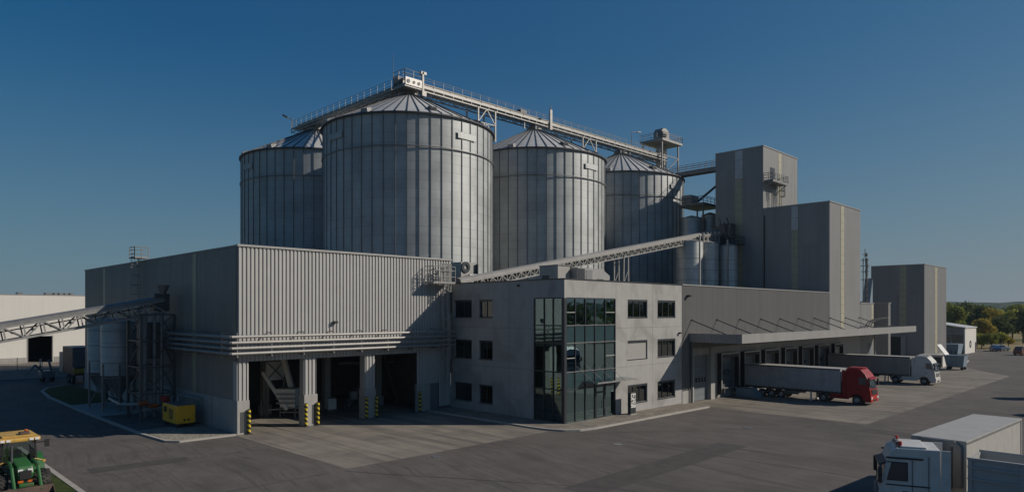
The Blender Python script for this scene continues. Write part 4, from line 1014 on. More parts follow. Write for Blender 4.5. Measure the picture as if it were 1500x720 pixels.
g1 = gallery('silo_top_conveyor', 'long pale conveyor gallery running over the tops of the three silos in the row', (53.2, YS), (116.5, YS), (0, -1), ZG)
g2 = gallery('silo_top_conveyor', 'shaded conveyor gallery from the largest-looking silo back to the far left silo', (55.4, 76.9), (55.4, 105.2), (-1, 0), ZG - .15, True)
for par, xs in ((g1, (66.2, 69.6)), (g1, (90.0, 93.6))):
    mb = MB()
    for x in xs:
        for yy in (YS - 1.9, YS + .6): mb.beam((x, yy, 34.6), (x, yy, ZG + .05), .2)
        mb.beam((x, YS - 1.9, 37), (x, YS + .6, 37), .14)
    for z0, z1 in ((34.7, 37), (37, ZG)): mb.beam((xs[0], YS - 1.9, z0), ((xs[0] + xs[1]) / 2, YS - 1.9, z1), .12); mb.beam((xs[1], YS - 1.9, z0), ((xs[0] + xs[1]) / 2, YS - 1.9, z1), .12)
    mb.beam((xs[0], YS - 1.9, 37), (xs[1], YS - 1.9, 37), .12)
    mb.build('trestle', 'galvanised', par)
for x in (79.0, 76.4, 101.6, 104.4): MB().beam((x, YS - 1.3, 38.4 if abs(x - 79.5) < 3 or abs(x - 103) < 2 else 38), (x, YS - 1.3, ZG), .18).build('strut', 'mid_steel', g1)
# drive platform above the first silo
dp = thing('drive_platform', 'pale railed drive platform at the corner of the two conveyors above the largest-looking silo', 'platform', (55, 74, ZG))
mb = MB(); mb.box(52.9, 72.6, ZG - .15, 55.7, 75.2, ZG + .05); mb.build('deck', 'galvanised', dp)
mb = MB(); mb.box(52.95, 72.5, ZG + .06, 55.6, 72.6, ZG + 1.05); mb.build('side_panel', 'cap_metal', dp)
mb = MB(); mb.railing([(52.9, 75.2, ZG + .05), (52.9, 72.6, ZG + .05), (55.7, 72.6, ZG + .05)], 2.0, 1.3, .045); mb.build('railing', 'galvanised', dp)
MB().box(53.2, 73.4, ZG + .06, 54.2, 74.4, ZG + 1.2).build('motor', 'dark_steel', dp, bevel=.1)
mb = MB()
for x, w in ((53.4, .26), (54.3, .2), (55.1, .22)): mb.tube((x, 72.44, ZG + .55), (x, 72.499, ZG + .55), w, 10)
mb.build('inspection_hatch', 'frame_dark', dp)
mb = MB(); mb.box(55.7, 72.5, ZG - .9, 55.95, 72.75, ZG + 2.3); mb.box(55.5, 72.5, ZG + 2.0, 56.4, 73.0, ZG + 2.35); mb.box(55.6, 72.4, ZG - .9, 56.3, 72.9, ZG - .3); mb.build('control_post', 'galvanised', dp)
mb = MB(); mb.tube((52.9, 75.1, ZG + .05), (52.9, 75.1, ZG + 4.6), .045, 6, .02); mb.build('antenna', 'galvanised', dp)
fl = thing('flood_lamp', 'slanting flood lamp on the far left end of the shaded conveyor gallery', 'lamp', (54.0, 105.2, ZG + 1))
mb = MB(); mb.tube((54.0, 105.3, ZG + .9), (54.0, 105.3, ZG + 2.2), .09, 6); mb.tube((54.0, 105.3, ZG + 2.2), (53.4, 105.9, ZG + 2.5), .07, 6); mb.build('arm', 'galvanised', fl)
MB().beam((53.5, 105.8, ZG + 2.45), (52.9, 106.4, ZG + 2.9), .35, .3).build('lamp_head', 'cover_metal', fl)
md = thing('conveyor_motor', 'motor and intake post on the gallery above the second silo', 'motor', (77, YS, ZG + 2.2))
MB().box(76.4, YS - .5, ZG + 1.6, 77.9, YS + .5, ZG + 2.2).build('motor_body', 'dark_steel', md, bevel=.1)
mb = MB(); mb.box(81.8, YS - 1.9, ZG - .3, 82.3, YS - 1.65, ZG + 2.9); mb.tube((82, YS - 1.8, ZG + 2.9), (82, YS - 1.8, ZG + 3.6), .08, 6); mb.build('intake_post', 'galvanised', md)
ln = thing('walkway_lamp', 'thin bracket lamp on the gallery rail near the bucket elevator', 'lamp', (103, YS - 2, ZG + 2))
mb = MB(); mb.path([(104, YS - 2, ZG + 1), (104, YS - 2, ZG + 3.4), (105.6, YS - 2.2, ZG + 3.7)], .05, 6); mb.build('pole', 'mid_steel', ln)
MB().beam((105.4, YS - 2.2, ZG + 3.65), (106.4, YS - 2.3, ZG + 3.75), .35, .15).build('lamp_head', 'mid_steel', ln)

# bucket elevator
ex, ey = 117.0, 75.0
el = thing('bucket_elevator', 'tall bucket elevator tower with a round head and railed platform behind the right end silo', 'elevator', (ex, ey, 0))
for dx in (-.75, .75): MB().box(ex + dx - .45, ey - .5, 0, ex + dx + .45, ey + .5, 43.5).build('leg_casing', 'cover_metal', el)
mb = MB()
for dx in (-3.2, 2.6):
    for dy in (-2.2, 2.2): mb.beam((ex + dx, ey + dy, 0), (ex + dx, ey + dy, 43), .25)
for z in range(4, 43, 4):
    for dy in (-2.2, 2.2): mb.beam((ex - 3.2, ey + dy, z), (ex + 2.6, ey + dy, z + 4 if z < 40 else z), .14)
    mb.beam((ex - 3.2, ey - 2.2, z), (ex - 3.2, ey + 2.2, z), .14)
mb.build('frame', 'mid_steel', el)
mb = MB(); mb.box(ex - 3.6, ey - 2.6, 42.7, ex + 3.6, ey + 2.6, 43.0); mb.build('platform', 'galvanised', el)
mb = MB(); mb.railing([(ex - 3.6, ey + 2.6, 43), (ex - 3.6, ey - 2.6, 43), (ex + 3.6, ey - 2.6, 43), (ex + 3.6, ey + 2.6, 43)], 1.3, 1.2, .05); mb.build('railing', 'galvanised', el)
mb = MB(); pr = [(ex - 1.4, ey - .9, 43.01), (ex + 1.4, ey - .9, 43.01), (ex + 1.4, ey - .9, 44.7)] + [(ex + 1.4 * math.cos(t), ey - .9, 44.7 + 1.15 * math.sin(t)) for t in [math.pi * i / 10 for i in range(1, 10)]] + [(ex - 1.4, ey - .9, 44.7)]
mb.prism(pr, (0, 1.8, 0)); mb.build('head', 'cover_metal', el)
MB().tube((ex - 2.7, ey - 1.5, 44.2), (ex - 1.2, ey - 1.5, 44.2), .6, 14).build('drive_motor', 'dark_steel', el, smooth=True)
mb = MB()
for t in (.4, .9, 1.5, 2.1): mb.beam((ex + 1.42 * math.cos(t), ey - .95, 44.7 + 1.17 * math.sin(t)), (ex + 1.42 * math.cos(t), ey + .95, 44.7 + 1.17 * math.sin(t)), .1)
mb.build('head_rib', 'mid_steel', el)
# footbridge from the tower to the silos
fb = thing('foot_bridge', 'railed steel foot bridge between the tallest tower and the right end silo', 'bridge', (108, 55.7, 34.3))
bz = 34.2
mb = MB(); mb.box(107.2, 55.75, bz, 108.8, 64.6, bz + .12)
for x in (107.15, 108.85): mb.beam((x, 55.75, bz - .2), (x, 67, bz - .2), .12, .55)
mb.box(107.2, 64.6, bz, 108.8, 70, bz + .12)
mb.build('deck', 'mid_steel', fb)
mb = MB(); mb.railing([(107.15, 55.75, bz + .1), (107.15, 70, bz + .1)], 1.2, 1.3, .04); mb.railing([(108.85, 55.75, bz + .1), (108.85, 70, bz + .1)], 1.2, 1.3, .04); mb.build('railing', 'mid_steel', fb)

# small plain silos beside the tower
def small_silo(x, y, r, z, lab, grp, z0=0, cone=.5):
    t = thing('small_silo', lab, 'silo', (x, y, 0), group=grp)
    MB().lathe([(r, z0), (r, z)], (x, y, 0), 40).build('silo_wall', 'small_silo_sheet', t, smooth=True)
    MB().lathe([(r + .06, z - .03), (r + .06, z + .05), (.3, z + cone), (0, z + cone)], (x, y, 0), 40).build('silo_roof', 'galvanised', t, smooth=True)
    mb = MB(); k = int((z - z0) / 1.6)
    for i in range(1, k): mb.lathe([(r, z0 + i * 1.6 - .03), (r + .025, z0 + i * 1.6 - .03), (r + .025, z0 + i * 1.6 + .03), (r, z0 + i * 1.6 + .03)], (x, y, 0), 40)
    mb.build('seam_ring', 'mid_steel', t, smooth=True)
    mb = MB(); n = 10
    p = [(x + (r - .1) * math.cos(2 * math.pi * i / n), y + (r - .1) * math.sin(2 * math.pi * i / n), z + .05) for i in range(n + 1)]
    mb.railing(p, 1.0, 1.5, .03); 
    return t
gs = 'small plain silos beside the tallest tower'
small_silo(93.0, 54.6, 2.0, 20.2, 'widest of the small plain silos, left end of the three under the conveyor head', gs)
small_silo(97.0, 53.9, 1.75, 20.2, 'small plain silo between the widest one and the thinnest one', gs)
small_silo(99.6, 51.7, 1.4, 19.8, 'thinnest small plain silo, nearest the shaded tower wall', gs)
small_silo(103.8, 60.6, 1.9, 25.4, 'taller dull silo behind the conveyor head, left one of two', gs)
small_silo(106.5, 58.6, 1.4, 26.0, 'taller dull silo behind the conveyor head, right one of two close to the tower', gs)
pp = thing('steel_platform', 'dark steel platform with pipes above the two taller dull silos', 'platform', (105, 60, 0))
mb = MB(); mb.box(102.2, 57.4, 27.3, 108.5, 62.2, 27.6)
for x, y in ((102.4, 62), (108.2, 62), (102.4, 57.6), (108.2, 57.6)): mb.beam((x, y, 0), (x, y, 27.3), .2)
mb.build('deck', 'dark_steel', pp)
mb = MB(); mb.railing([(102.3, 62.1, 27.6), (102.3, 57.5, 27.6), (108.4, 57.5, 27.6)], 1.2, 1.2, .05); mb.build('railing', 'mid_steel', pp)
mb = MB(); mb.tube((104.2, 60.5, 27.7), (106.5, 57.0, 31.2), .2, 8); mb.tube((104.2, 60.5, 27.6), (104.2, 60.5, 29.4), .25, 8); mb.build('pipe', 'dark_steel', pp, smooth=True)
MB().box(102.6, 60.0, 27.61, 105.2, 61.8, 29.3).build('filter_box', 'cover_metal', pp, bevel=.05)

# inclined conveyors
def incline(name, lab, p, q, w, hc, ht, legs, cat='conveyor', pitch=1.6, bt=.1, covered=1.0, cover='cover_metal'):
    t = thing(name, lab, cat, tuple(p))
    P = Vector(p); Q = Vector(q); d = (Q - P).normalized(); s = d.cross(Vector((0, 0, 1))).normalized(); u = s.cross(d).normalized(); L = (Q - P).length
    mb = MB()
    prof = [(-w / 2, 0), (-w / 2, hc * .55), (-w * .32, hc * .9), (0, hc), (w * .32, hc * .9), (w / 2, hc * .55), (w / 2, 0)]
    mb.prism([P + s * a + u * b for a, b in prof], (Q - P) * covered); mb.build('cover', cover, t)
    mb = MB(); k = max(2, int(L / pitch))
    for sd in (-w / 2 - .05, w / 2 + .05):
        o = s * sd
        mb.beam(P + o - u * .08, Q + o - u * .08, bt * 1.2); mb.beam(P + o - u * ht, Q + o - u * ht, bt * 1.3)
        for i in range(k):
            a = P + d * (L * i / k) + o; b = P + d * (L * (i + 1) / k) + o
            mb.beam(a - u * (ht if i % 2 else .08), b - u * (.08 if i % 2 else ht), bt * .85); mb.beam(a - u * .08, a - u * ht, bt * .8)
    mb.build('truss', 'galvanised', t)
    for i in range(k):
        a = P + d * (L * (i + .5) / k) - u * (ht * .55); mb = MB(); mb.tube(a - s * w * .45, a + s * w * .45, .1, 8); mb.build('roller', 'mid_steel', t)
    mb = MB(); mb.beam(P - u * (ht * .35), Q - u * (ht * .35), w * .85, .05, up=u); mb.build('belt', 'rubber', t)
    for f, zf in legs:
        c = P.lerp(Q, f) - u * ht; mb = MB()
        for sd in (-w * .6, w * .6):
            for e in (-.5, .5):
                mb.beam((c + s * sd + Vector((d.x, d.y, 0)) * e), Vector(((c + s * sd).x + d.x * e * 1.6, (c + s * sd).y + d.y * e * 1.6, zf)), .16)
        zz = zf; i = 0
        while zz + 2.2 < c.z:
            for sd in (-w * .6, w * .6):
                a = Vector(((c + s * sd).x, (c + s * sd).y, 0)); e = Vector((d.x, d.y, 0)) * .65
                mb.beam(a + (e if i % 2 else -e) + Vector((0, 0, zz)), a + (-e if i % 2 else e) + Vector((0, 0, zz + 2.2)), .1)
            a = Vector((c.x, c.y, zz)); mb.beam(a - s * w * .6, a + s * w * .6, .1)
            zz += 2.2; i += 1
        mb.build('trestle', 'galvanised', t)
    return t
def ZP(v, a, b): return GZ(v, a, b)
cb_ = 55.0
za = ZP(402, GA(700, cb_), cb_); ax0 = GA(690, cb_); ax1 = GA(1052, cb_)
zt0 = ZP(401, GA(700, cb_), cb_); zt1 = ZP(335.5, ax1, cb_)
sl = (zt1 - zt0) / (ax1 - GA(700, cb_))
hc_, ht_ = .48, .85
ic = incline('feed_conveyor', 'long inclined conveyor rising from behind the office roof to the foot of the tower', (ax0 - 2, cb_, zt0 - sl * (GA(700, cb_) - ax0 + 2) - hc_), (ax1, cb_, zt1 - hc_), 1.3, hc_, ht_, [(.52, 0), (.86, 0)], pitch=.75, bt=.11)
hb = MB(); hb.box(ax1 - .2, cb_ - 1.0, zt1 - 2.6, ax1 + 1.8, cb_ + 1.0, zt1 + .4); hb.build('head_box', 'dark_steel', ic)
mb = MB(); x = GA(1018, cb_); zc = ZP(344, x, cb_)
mb.box(x, cb_ - 1.5, zc - 1.7, ax1 - .3, cb_ - 1.4, zc - 1.5); mb.railing([(x, cb_ - 1.5, zc - 1.5), (ax1 - .3, cb_ - 1.5, zc - .6)], 1.3, 1.0, .05)
for k in range(6):
    xx = x + (ax1 - x) * k / 6; mb.beam((xx, cb_ - 1.45, zc - 2.4 + .16 * k), (xx, cb_ - 1.45, zc + .2 + .16 * k), .26)
mb.beam((x, cb_ - 1.47, zc - 2.2), (ax1 - .3, cb_ - 1.47, zc - 1.3), .3); mb.beam((x, cb_ - 1.47, zc - .2), (ax1 - .3, cb_ - 1.47, zc + .7), .3)
mb.build('service_walkway', 'cap_metal', ic)
mb = MB()
rn = random.Random(4)
for k in range(16):
    a = Vector((rn.uniform(100.2, 102.7), rn.uniform(51, 56), rn.uniform(20.0, 23.0))); b = a + Vector((rn.uniform(-1.0, 1.0), rn.uniform(-1, 1), rn.choice([0, 0, 1.5, -1.5])))
    mb.tube(a, b, .12, 6)
mb.box(100.4, 50.6, 20.1, 102.8, 56.5, 20.25); mb.railing([(100.4, 56.5, 20.25), (100.4, 50.6, 20.25), (102.8, 50.6, 20.25)], 1.2, .9, .05)
mb.box(101.0, 52.0, 20.3, 102.6, 54.0, 23.6)
mb.build('head_platform', 'dark_steel', ic)
for u in (1025, 1066): 
    x = GA(u, 50.5); MB().beam((x, 50.5, 0), (x, 50.5, 20.6), .22).build('support_post', 'galvanised', ic)
# housing at the tail of the feed conveyor, in front of the first silo
th = thing('conveyor_tail_housing', 'pale panel housing with a round fan at the low end of the inclined conveyor', 'housing', (50.7, 57.6, 8))
hx = 44.6
mb = MB(); mb.box(49.6, 57.6, 8, 51.9, 59.4, ZP(384, 50.7, 57.6)); mb.build('casing', 'cap_metal', th)
cx = GA(682.5, 57.5); cz = ZP(391, cx, 57.5)
fan = MB(); fan.lathe([(.28, 0), (.62, 0), (.62, .12), (.28, .12)], (0, 0, 0), 20); 
for i in range(len(fan.v)): px, py, pz2 = fan.v[i]; fan.v[i] = (cx + px, 57.58 - pz2, cz + py)
fan.build('fan_ring', 'frame_dark', th, smooth=True)
mb = MB(); mb.path([(cx + 1.6, 57.4, cz + .4), (cx + 1.6, 57.4, cz - .8), (cx + .4, 57.4, cz - .9)], .14, 8); mb.box(cx - .3, 57.1, cz - 1.6, cx + 2.2, 57.5, cz - 1.0); mb.build('drive', 'frame_dark', th)

# ------------------------------------------------------------------ left flank: loading conveyor, hopper silos
lp = incline('truck_loading_conveyor', 'inclined conveyor with open truss coming in from the left edge to the hall flank', (-22.0, 66.5, 2.0 + .35), (21.4, 66.5, 10.62), 1.25, .38, 1.15, [(.10, 0), (.42, 0)], pitch=1.3, bt=.12, cover='mid_steel')
mb = MB(); mb.box(20.6, 65.9, 9.6, 21.9, 67.1, 11.2); mb.build('head_box', 'dark_steel', lp, bevel=.1)
mb = MB(); mb.lathe([(.2, 11.1), (.3, 11.3), (.5, 11.75), (.55, 11.95), (.3, 11.95)], (21.3, 65.9, 0), 16); mb.build('hood', 'mid_steel', lp, smooth=True)
lt = thing('lattice_tower', 'shaded steel lattice tower with pipes carrying the conveyor head by the hall flank', 'tower', (20.3, 65.8, .1))
mb = MB()
cs = [(19.0, 64.2), (21.7, 64.2), (21.7, 67.8), (19.0, 67.8)]
for x, y in cs: mb.beam((x, y, .1), (x, y, 9.3), .22)
for z in (2.4, 4.7, 7.0, 9.3):
    for i in range(4): mb.beam((*cs[i], z), (*cs[(i + 1) % 4], z), .12); mb.beam((*cs[i], z - 2.3), (*cs[(i + 1) % 4], z), .07)
mb.build('frame', 'dark_steel', lt)
mb = MB()
for x, y in ((19.6, 65.0), (20.3, 64.9), (21.0, 65.3)): mb.tube((x, y, .3), (x, y, 9.5), .16, 8)
mb.build('down_pipe', 'mid_steel', lt, smooth=True)
MB().box(19.6, 65.4, 5.4, 21.2, 67.0, 8.6).build('filter_housing', 'dark_steel', lt, bevel=.05)
mb = MB()
for x, y, z in ((19.1, 64.0, 1.7), (19.9, 63.9, 1.4), (20.8, 63.9, 2.0)): mb.tube((x - .35, y, z), (x + .35, y, z), .22, 10)
mb.build('valve', 'orange_valve', lt)
mb = MB(); mb.tube((21.3, 63.8, 1.3), (20.6, 63.4, 2.0), .25, 8); mb.build('valve', 'signal_red', lt)
mb = MB(); mb.path([(19.0, 64.0, 1.6), (17.9, 66, 1.5), (18.2, 70.4, 1.6)], .13, 8); mb.path([(19.0, 64.0, 1.1), (21.6, 63.8, 1.2), (21.9, 63.6, 2.2), (22.0, 59, 2.2)], .12, 8); mb.build('feed_pipe', 'galvanised', lt, smooth=True)
def hop_silo(x, y, r, lab):
    t = thing('hopper_silo', lab, 'silo', (x, y, .11), group='legged hopper silos on the hall flank')
    MB().lathe([(r, 3.5), (r, 8.5)], (x, y, 0), 40).build('silo_wall', 'small_silo_sheet', t, smooth=True)
    MB().lathe([(r + .04, 8.48), (r + .04, 8.54), (.3, 8.95), (0, 8.95)], (x, y, 0), 40).build('silo_roof', 'galvanised', t, smooth=True)
    MB().lathe([(r, 3.5), (.28, 1.5), (.28, 1.2)], (x, y, 0), 32).build('hopper_cone', 'mid_steel', t, smooth=True)
    mb = MB()
    for z in (4.7, 6.2, 7.7): mb.lathe([(r, z - .03), (r + .03, z - .03), (r + .03, z + .03), (r, z + .03)], (x, y, 0), 40)
    mb.build('seam_ring', 'mid_steel', t, smooth=True)
    for k in range(6):
        a = 2 * math.pi * k / 6 + .3
        MB().beam((x + r * 1.0 * math.cos(a), y + r * math.sin(a), .11), (x + r * 1.0 * math.cos(a), y + r * math.sin(a), 4.6), .16).build('leg', 'mid_steel', t)
    mb = MB()
    for k in range(6):
        a = 2 * math.pi * k / 6 + .3; b = a + math.pi / 3
        mb.beam((x + r * math.cos(a), y + r * math.sin(a), 3.3), (x + r * math.cos(b), y + r * math.sin(b), 3.3), .12)
        if k % 2: mb.beam((x + r * math.cos(a), y + r * math.sin(a), .5), (x + r * math.cos(b), y + r * math.sin(b), 3.2), .08)
    mb.build('leg_frame', 'mid_steel', t)
    MB().tube((x, y, .7), (x, y, 1.25), .32, 14).build('outlet', 'dark_steel', t, smooth=True)
hop_silo(19.75, 73.4, 1.52, 'legged hopper silo nearest the lattice tower on the hall flank')
hop_silo(19.7, 78.0, 1.52, 'legged hopper silo half hidden behind its twin, towards the lawn')
# mast behind the annex
ms = thing('antenna_mast', 'thin dark lattice mast with short arms rising behind the low annex', 'mast', (128.5, 40.9, 0))
mb = MB()
for dx, dy in ((-.35, -.3), (.35, -.3), (0, .4)): mb.beam((128.5 + dx, 40.9 + dy, 0), (128.5 + dx * .7, 40.9 + dy * .7, 19.0), .12)
for i in range(19): mb.beam((128.15, 40.6, i), (128.85, 40.6, i + 1), .08); mb.beam((128.85, 40.6, i), (128.15, 40.6, i + 1), .08)
mb.build('lattice', 'dark_steel', ms)
mb = MB()
for z, w in ((15.2, .9), (16.6, .8), (17.6, 1.0), (18.6, .8), (19.6, .6)): mb.beam((128.5 - w, 40.9 + w * .4, z), (128.5 + w, 40.9 - w * .4, z + .1), .12); mb.box(128.5 + w - .15, 40.7, z - .3, 128.5 + w + .15, 41.1, z + .3)
mb.tube((128.5, 40.9, 19), (128.5, 40.9, 20.6), .06, 6)
mb.build('antenna_arm', 'dark_steel', ms)
vs_ = thing('vent_stack', 'blue grey square stack with a slanted top next to the mast', 'stack', (130.8, 41.2, 0))
mb = MB(); mb.prism([(130.2, 40.6, 0), (131.6, 40.6, 0), (131.6, 40.6, 15.6), (130.2, 40.6, 11.5)], (0, 1.3, 0)); mb.build('stack', 'skip_blue', vs_, bevel=.05)
for z in (6, 9): MB().box(130.1, 40.5, z, 131.7, 42.0, z + .15).build('flange', 'mid_steel', vs_)

# generator by the corner
gn = thing('yellow_generator', 'yellow generator box on a low frame beside the corner of the hall', 'generator', (20.7, 60.0, .1))
bx = (19.9, 58.4, 21.4, 61.7)
MB().box(bx[0], bx[1], .42, bx[2], bx[3], 1.88).build('casing', 'machine_yellow', gn, bevel=.06)
mb = MB(); mb.box(bx[0] + .05, bx[1] + .05, .3, bx[2] - .05, bx[3] - .05, .42)
mb.box(bx[0] + .1, bx[1] + .1, .1, bx[0] + .35, bx[1] + .3, .3); mb.box(bx[2] - .35, bx[1] + .1, .1, bx[2] - .1, bx[1] + .3, .3); mb.box(bx[0] + .1, bx[3] - .3, .1, bx[2] - .1, bx[3] - .1, .3); mb.build('frame', 'black', gn)
mb = MB()
for k in range(5): mb.box(bx[0] - .012, 59.2, .75 + k * .17, bx[0] - .003, 60.1, .85 + k * .17)
mb.box(bx[0] - .012, 60.6, 1.2, bx[0] - .003, 61.3, 1.65); mb.build('vent', 'black', gn)
mb = MB()
for x in (20.55, 20.85): mb.tube((x, bx[1] - .02, .72), (x, bx[1] - .002, .72), .09, 12)
mb.build('socket', 'black', gn)
mb = MB(); mb.box(20.0, 58.6, 1.881, 21.2, 61.5, 1.93); mb.tube((21.0, 61.2, 1.9), (21.0, 61.2, 2.4), .08, 8); mb.build('roof_panel', 'mid_steel', gn)
# ================================================================== TRUCKS  (local: x forward from the bumper, y left, z up)
WR = .46
def wheel(t, x, y, r=WR, w=.28, dual=False):
    sgn = 1 if y > 0 else -1
    w2 = .5 if dual else w
    y0, y1 = (y - w2 * sgn, y)
    prof = [(r * .58, 0), (r * .9, 0), (r, .05), (r, w2 - .05), (r * .9, w2), (r * .58, w2)]
    mb = MB(); mb.lathe(prof, (0, 0, 0), 28)
    mb.v = [(x + p[0], y0 + p[2] * sgn, r + p[1]) for p in mb.v]
    o = mb.build('wheel', 'rubber', t, smooth=True)
    mb = MB(); d = .10 if not dual else .16
    mb.lathe([(r * .6, w2 - .03), (r * .56, w2 - .05), (r * .45, w2 - d), (r * .22, w2 - d + .02), (r * .2, w2 - .02), (0, w2 - .02)], (0, 0, 0), 24)
    mb.v = [(x + p[0], y0 + p[2] * sgn, r + p[1]) for p in mb.v]
    mb.build('rim', 'rim', o, smooth=True)
    mb = MB()
    for k in range(8):
        a = 2 * math.pi * k / 8; mb.tube((x + r * .33 * math.cos(a), y0 + (w2 - d) * sgn, r + r * .33 * math.sin(a)), (x + r * .33 * math.cos(a), y0 + (w2 - d + .03) * sgn, r + r * .33 * math.sin(a)), .025, 6)
    mb.build('wheel_nut', 'mid_steel', o)
    return o
def truck(label, paint, bumper, side_mt, roof_mt, loc, rotz, skirt=None, trailer_xf=None, tlen=10.45, group=None, kind='curtain', visor=True, beacons=False):
    t = thing('articulated_truck', label, 'truck', loc, rotz, group=group, local=True)
    W = 1.15
    arch = [(-1.35 + .62 * math.cos(a), .46 + .62 * math.sin(a)) for a in [math.pi * (1 - i / 9) for i in range(10)]]
    prof = [(-2.4, .62), (-2.02, .62)] + [p for p in arch if p[1] > .55] + [(-.68, .55), (-.62, .34), (-.06, .34), (0, .5), (0, 1.3), (-.07, 1.62), (-.30, 2.72)] + ([(-.36, 2.95), (-.52, 3.36), (-.75, 3.48), (-2.4, 3.50)] if beacons else [(-.50, 3.12), (-.95, 3.62), (-1.25, 3.74), (-2.4, 3.70)])
    mb = MB(); mb.prism([(x, -W, z) for x, z in prof], (0, 2 * W, 0))
    for i, (x, y, z) in enumerate(mb.v):      # narrow the roof and round the nose a little
        k = 1 - .05 * max(0, (z - 2.6)) / 1.1; mb.v[i] = (x - (.0 if z > 2.7 else 0), y * k, z)
    cab = mb.build('cab', paint, t, bevel=.055)
    # windscreen lies on the raked nose
    def nose(y, z):
        x = -.07 - .23 * (z - 1.62) / 1.1; return x
    mb = MB(); a, b = 1.72, 2.66
    vs = []
    for z in (a, b):
        for y in (-1.0, -.5, 0, .5, 1.0): vs.append((nose(y, z) + .012 + .02 * (1 - y * y), y, z))
    for z in (a, b):
        for y in (-1.0, -.5, 0, .5, 1.0): vs.append((nose(y, z) - .03, y, z))
    fs = [(i, i + 1, i + 6, i + 5) for i in range(4)] + [(10 + i, 15 + i, 16 + i, 11 + i) for i in range(4)]
    fs += [(i, 10 + i, 11 + i, i + 1) for i in range(4)] + [(5 + i, 6 + i, 16 + i, 15 + i) for i in range(4)] + [(0, 5, 15, 10), (4, 14, 19, 9)]
    mb.add(vs, fs); ws = mb.build('windscreen', 'cab_glass', t)
    mb = MB()
    for s in (-1, 1): mb.beam((.0, s * .15, 1.7), (-.10, s * .75, 2.1), .03)
    mb.build('wiper', 'black', ws)
    if visor:
        mb = MB(); mb.hexa([(-.10, -1.0, 2.72), (.12, -1.0, 2.66), (.12, 1.0, 2.66), (-.10, 1.0, 2.72), (-.2, -1.0, 2.86), (.10, -1.0, 2.72), (.10, 1.0, 2.72), (-.2, 1.0, 2.86)]); mb.v = [(x - .14, y, z) for x, y, z in mb.v]; mb.build('sun_visor', 'frame_dark' if paint == 'white_paint' else paint, t)
    # grille, bumper, lamps
    mb = MB(); mb.box(-.02, -.78, 1.08, .025, .78, 1.58)
    for k in range(4): mb.box(.02, -.74, 1.12 + k * .11, .05, .74, 1.17 + k * .11)
    mb.build('grille', 'black' if bumper != 'white_paint' else 'mid_steel', t)
    mb = MB(); mb.box(-.3, -1.13, .34, .055, 1.13, .95); bp = mb.build('bumper', bumper, t, bevel=.06)
    for s in (-1, 1):
        mb = MB(); mb.box(.05, s * .72, .66, .075, s * 1.08, .88); mb.build('headlight', 'lamp_glass', t, bevel=.01)
    mb = MB(); mb.box(.05, -.55, .42, .07, .55, .62); mb.build('air_intake', 'black', bp)
    for s in (-1, 1):
        yk = s * (W + .002)
        mb = MB(); mb.prism([(-.16, yk, 1.15), (-1.28, yk, 1.15), (-1.28, yk, 3.0), (-.42, yk, 2.98), (-.2, yk, 1.9)], (0, s * .012, 0))
        mb.v = [(x, y * (1 - .05 * max(0, z - 2.6) / 1.1), z) for x, y, z in mb.v]
        dr = mb.build('door', paint, t)
        mb = MB(); yk = s * (W + .016); mb.prism([(-.34, yk, 2.1), (-1.12, yk, 2.1), (-1.12, yk, 2.85), (-.52, yk, 2.85)], (0, s * .006, 0)); mb.v = [(x, y * (1 - .05 * max(0, z - 2.6) / 1.1), z) for x, y, z in mb.v]; mb.build('window', 'cab_glass', dr)
        mb = MB(); mb.box(-1.2, s * (W + .014), 1.55, -.95, s * (W + .05), 1.62); mb.build('handle', 'black', dr)
        mb = MB(); mb.box(.02, s * 1.22, 1.95, -.14, s * 1.42, 2.65); mb.beam((-.15, s * 1.1, 2.72), (-.06, s * 1.32, 2.66), .05); mb.beam((-.12, s * 1.1, 1.95), (-.06, s * 1.30, 1.98), .05); mb.build('mirror', 'black' if paint != 'white_paint' else 'frame_dark', t, bevel=.03)
        mb = MB(); mb.box(-.62, s * 1.0, .36, -.66, s * 1.14, .5); mb.box(-.75, s * .95, .34, -.4, s * 1.16, .42); mb.build('step', 'black', t)
        # side deflector behind the cab, skirt along the chassis
        mb = MB(); mb.box(-2.42, s * 1.06, 1.0, -2.78, s * 1.12, 3.5); mb.build('side_deflector', paint, t)
        mb = MB(); mb.box(-2.1, s * 1.02, .5, -4.0, s * 1.12, 1.02); mb.build('side_skirt', skirt or 'mid_steel', t, bevel=.04)
        wheel(t, -1.35, s * 1.10); wheel(t, -4.72, s * 1.10, dual=True)
        am = [(-4.72 + .60 * math.cos(a), .46 + .60 * math.sin(a)) for a in [math.pi * i / 10 for i in range(11)]]
        mb = MB(); mb.prism([(x, s * .62, z) for x, z in am] + [(x * 1 + (-4.72 - x) * .06, s * .62, z - .03) for x, z in am[::-1]], (0, s * .5, 0)); mb.build('mudguard', 'dirty_white' if paint == 'white_paint' else 'mid_steel', t)
    mb = MB(); mb.box(-.9, -.42, .62, -5.6, -.3, .92); mb.box(-.9, .3, .62, -5.6, .42, .92); mb.box(-2.5, -.9, .55, -3.6, -.45, .95); mb.box(-2.5, .45, .55, -3.6, .9, .95); mb.box(-3.9, -.45, .92, -5.2, .45, 1.06); mb.tube((-2.6, .75, .9), (-2.6, .75, 3.3), .09, 8); mb.build('chassis', 'dark_steel', t)
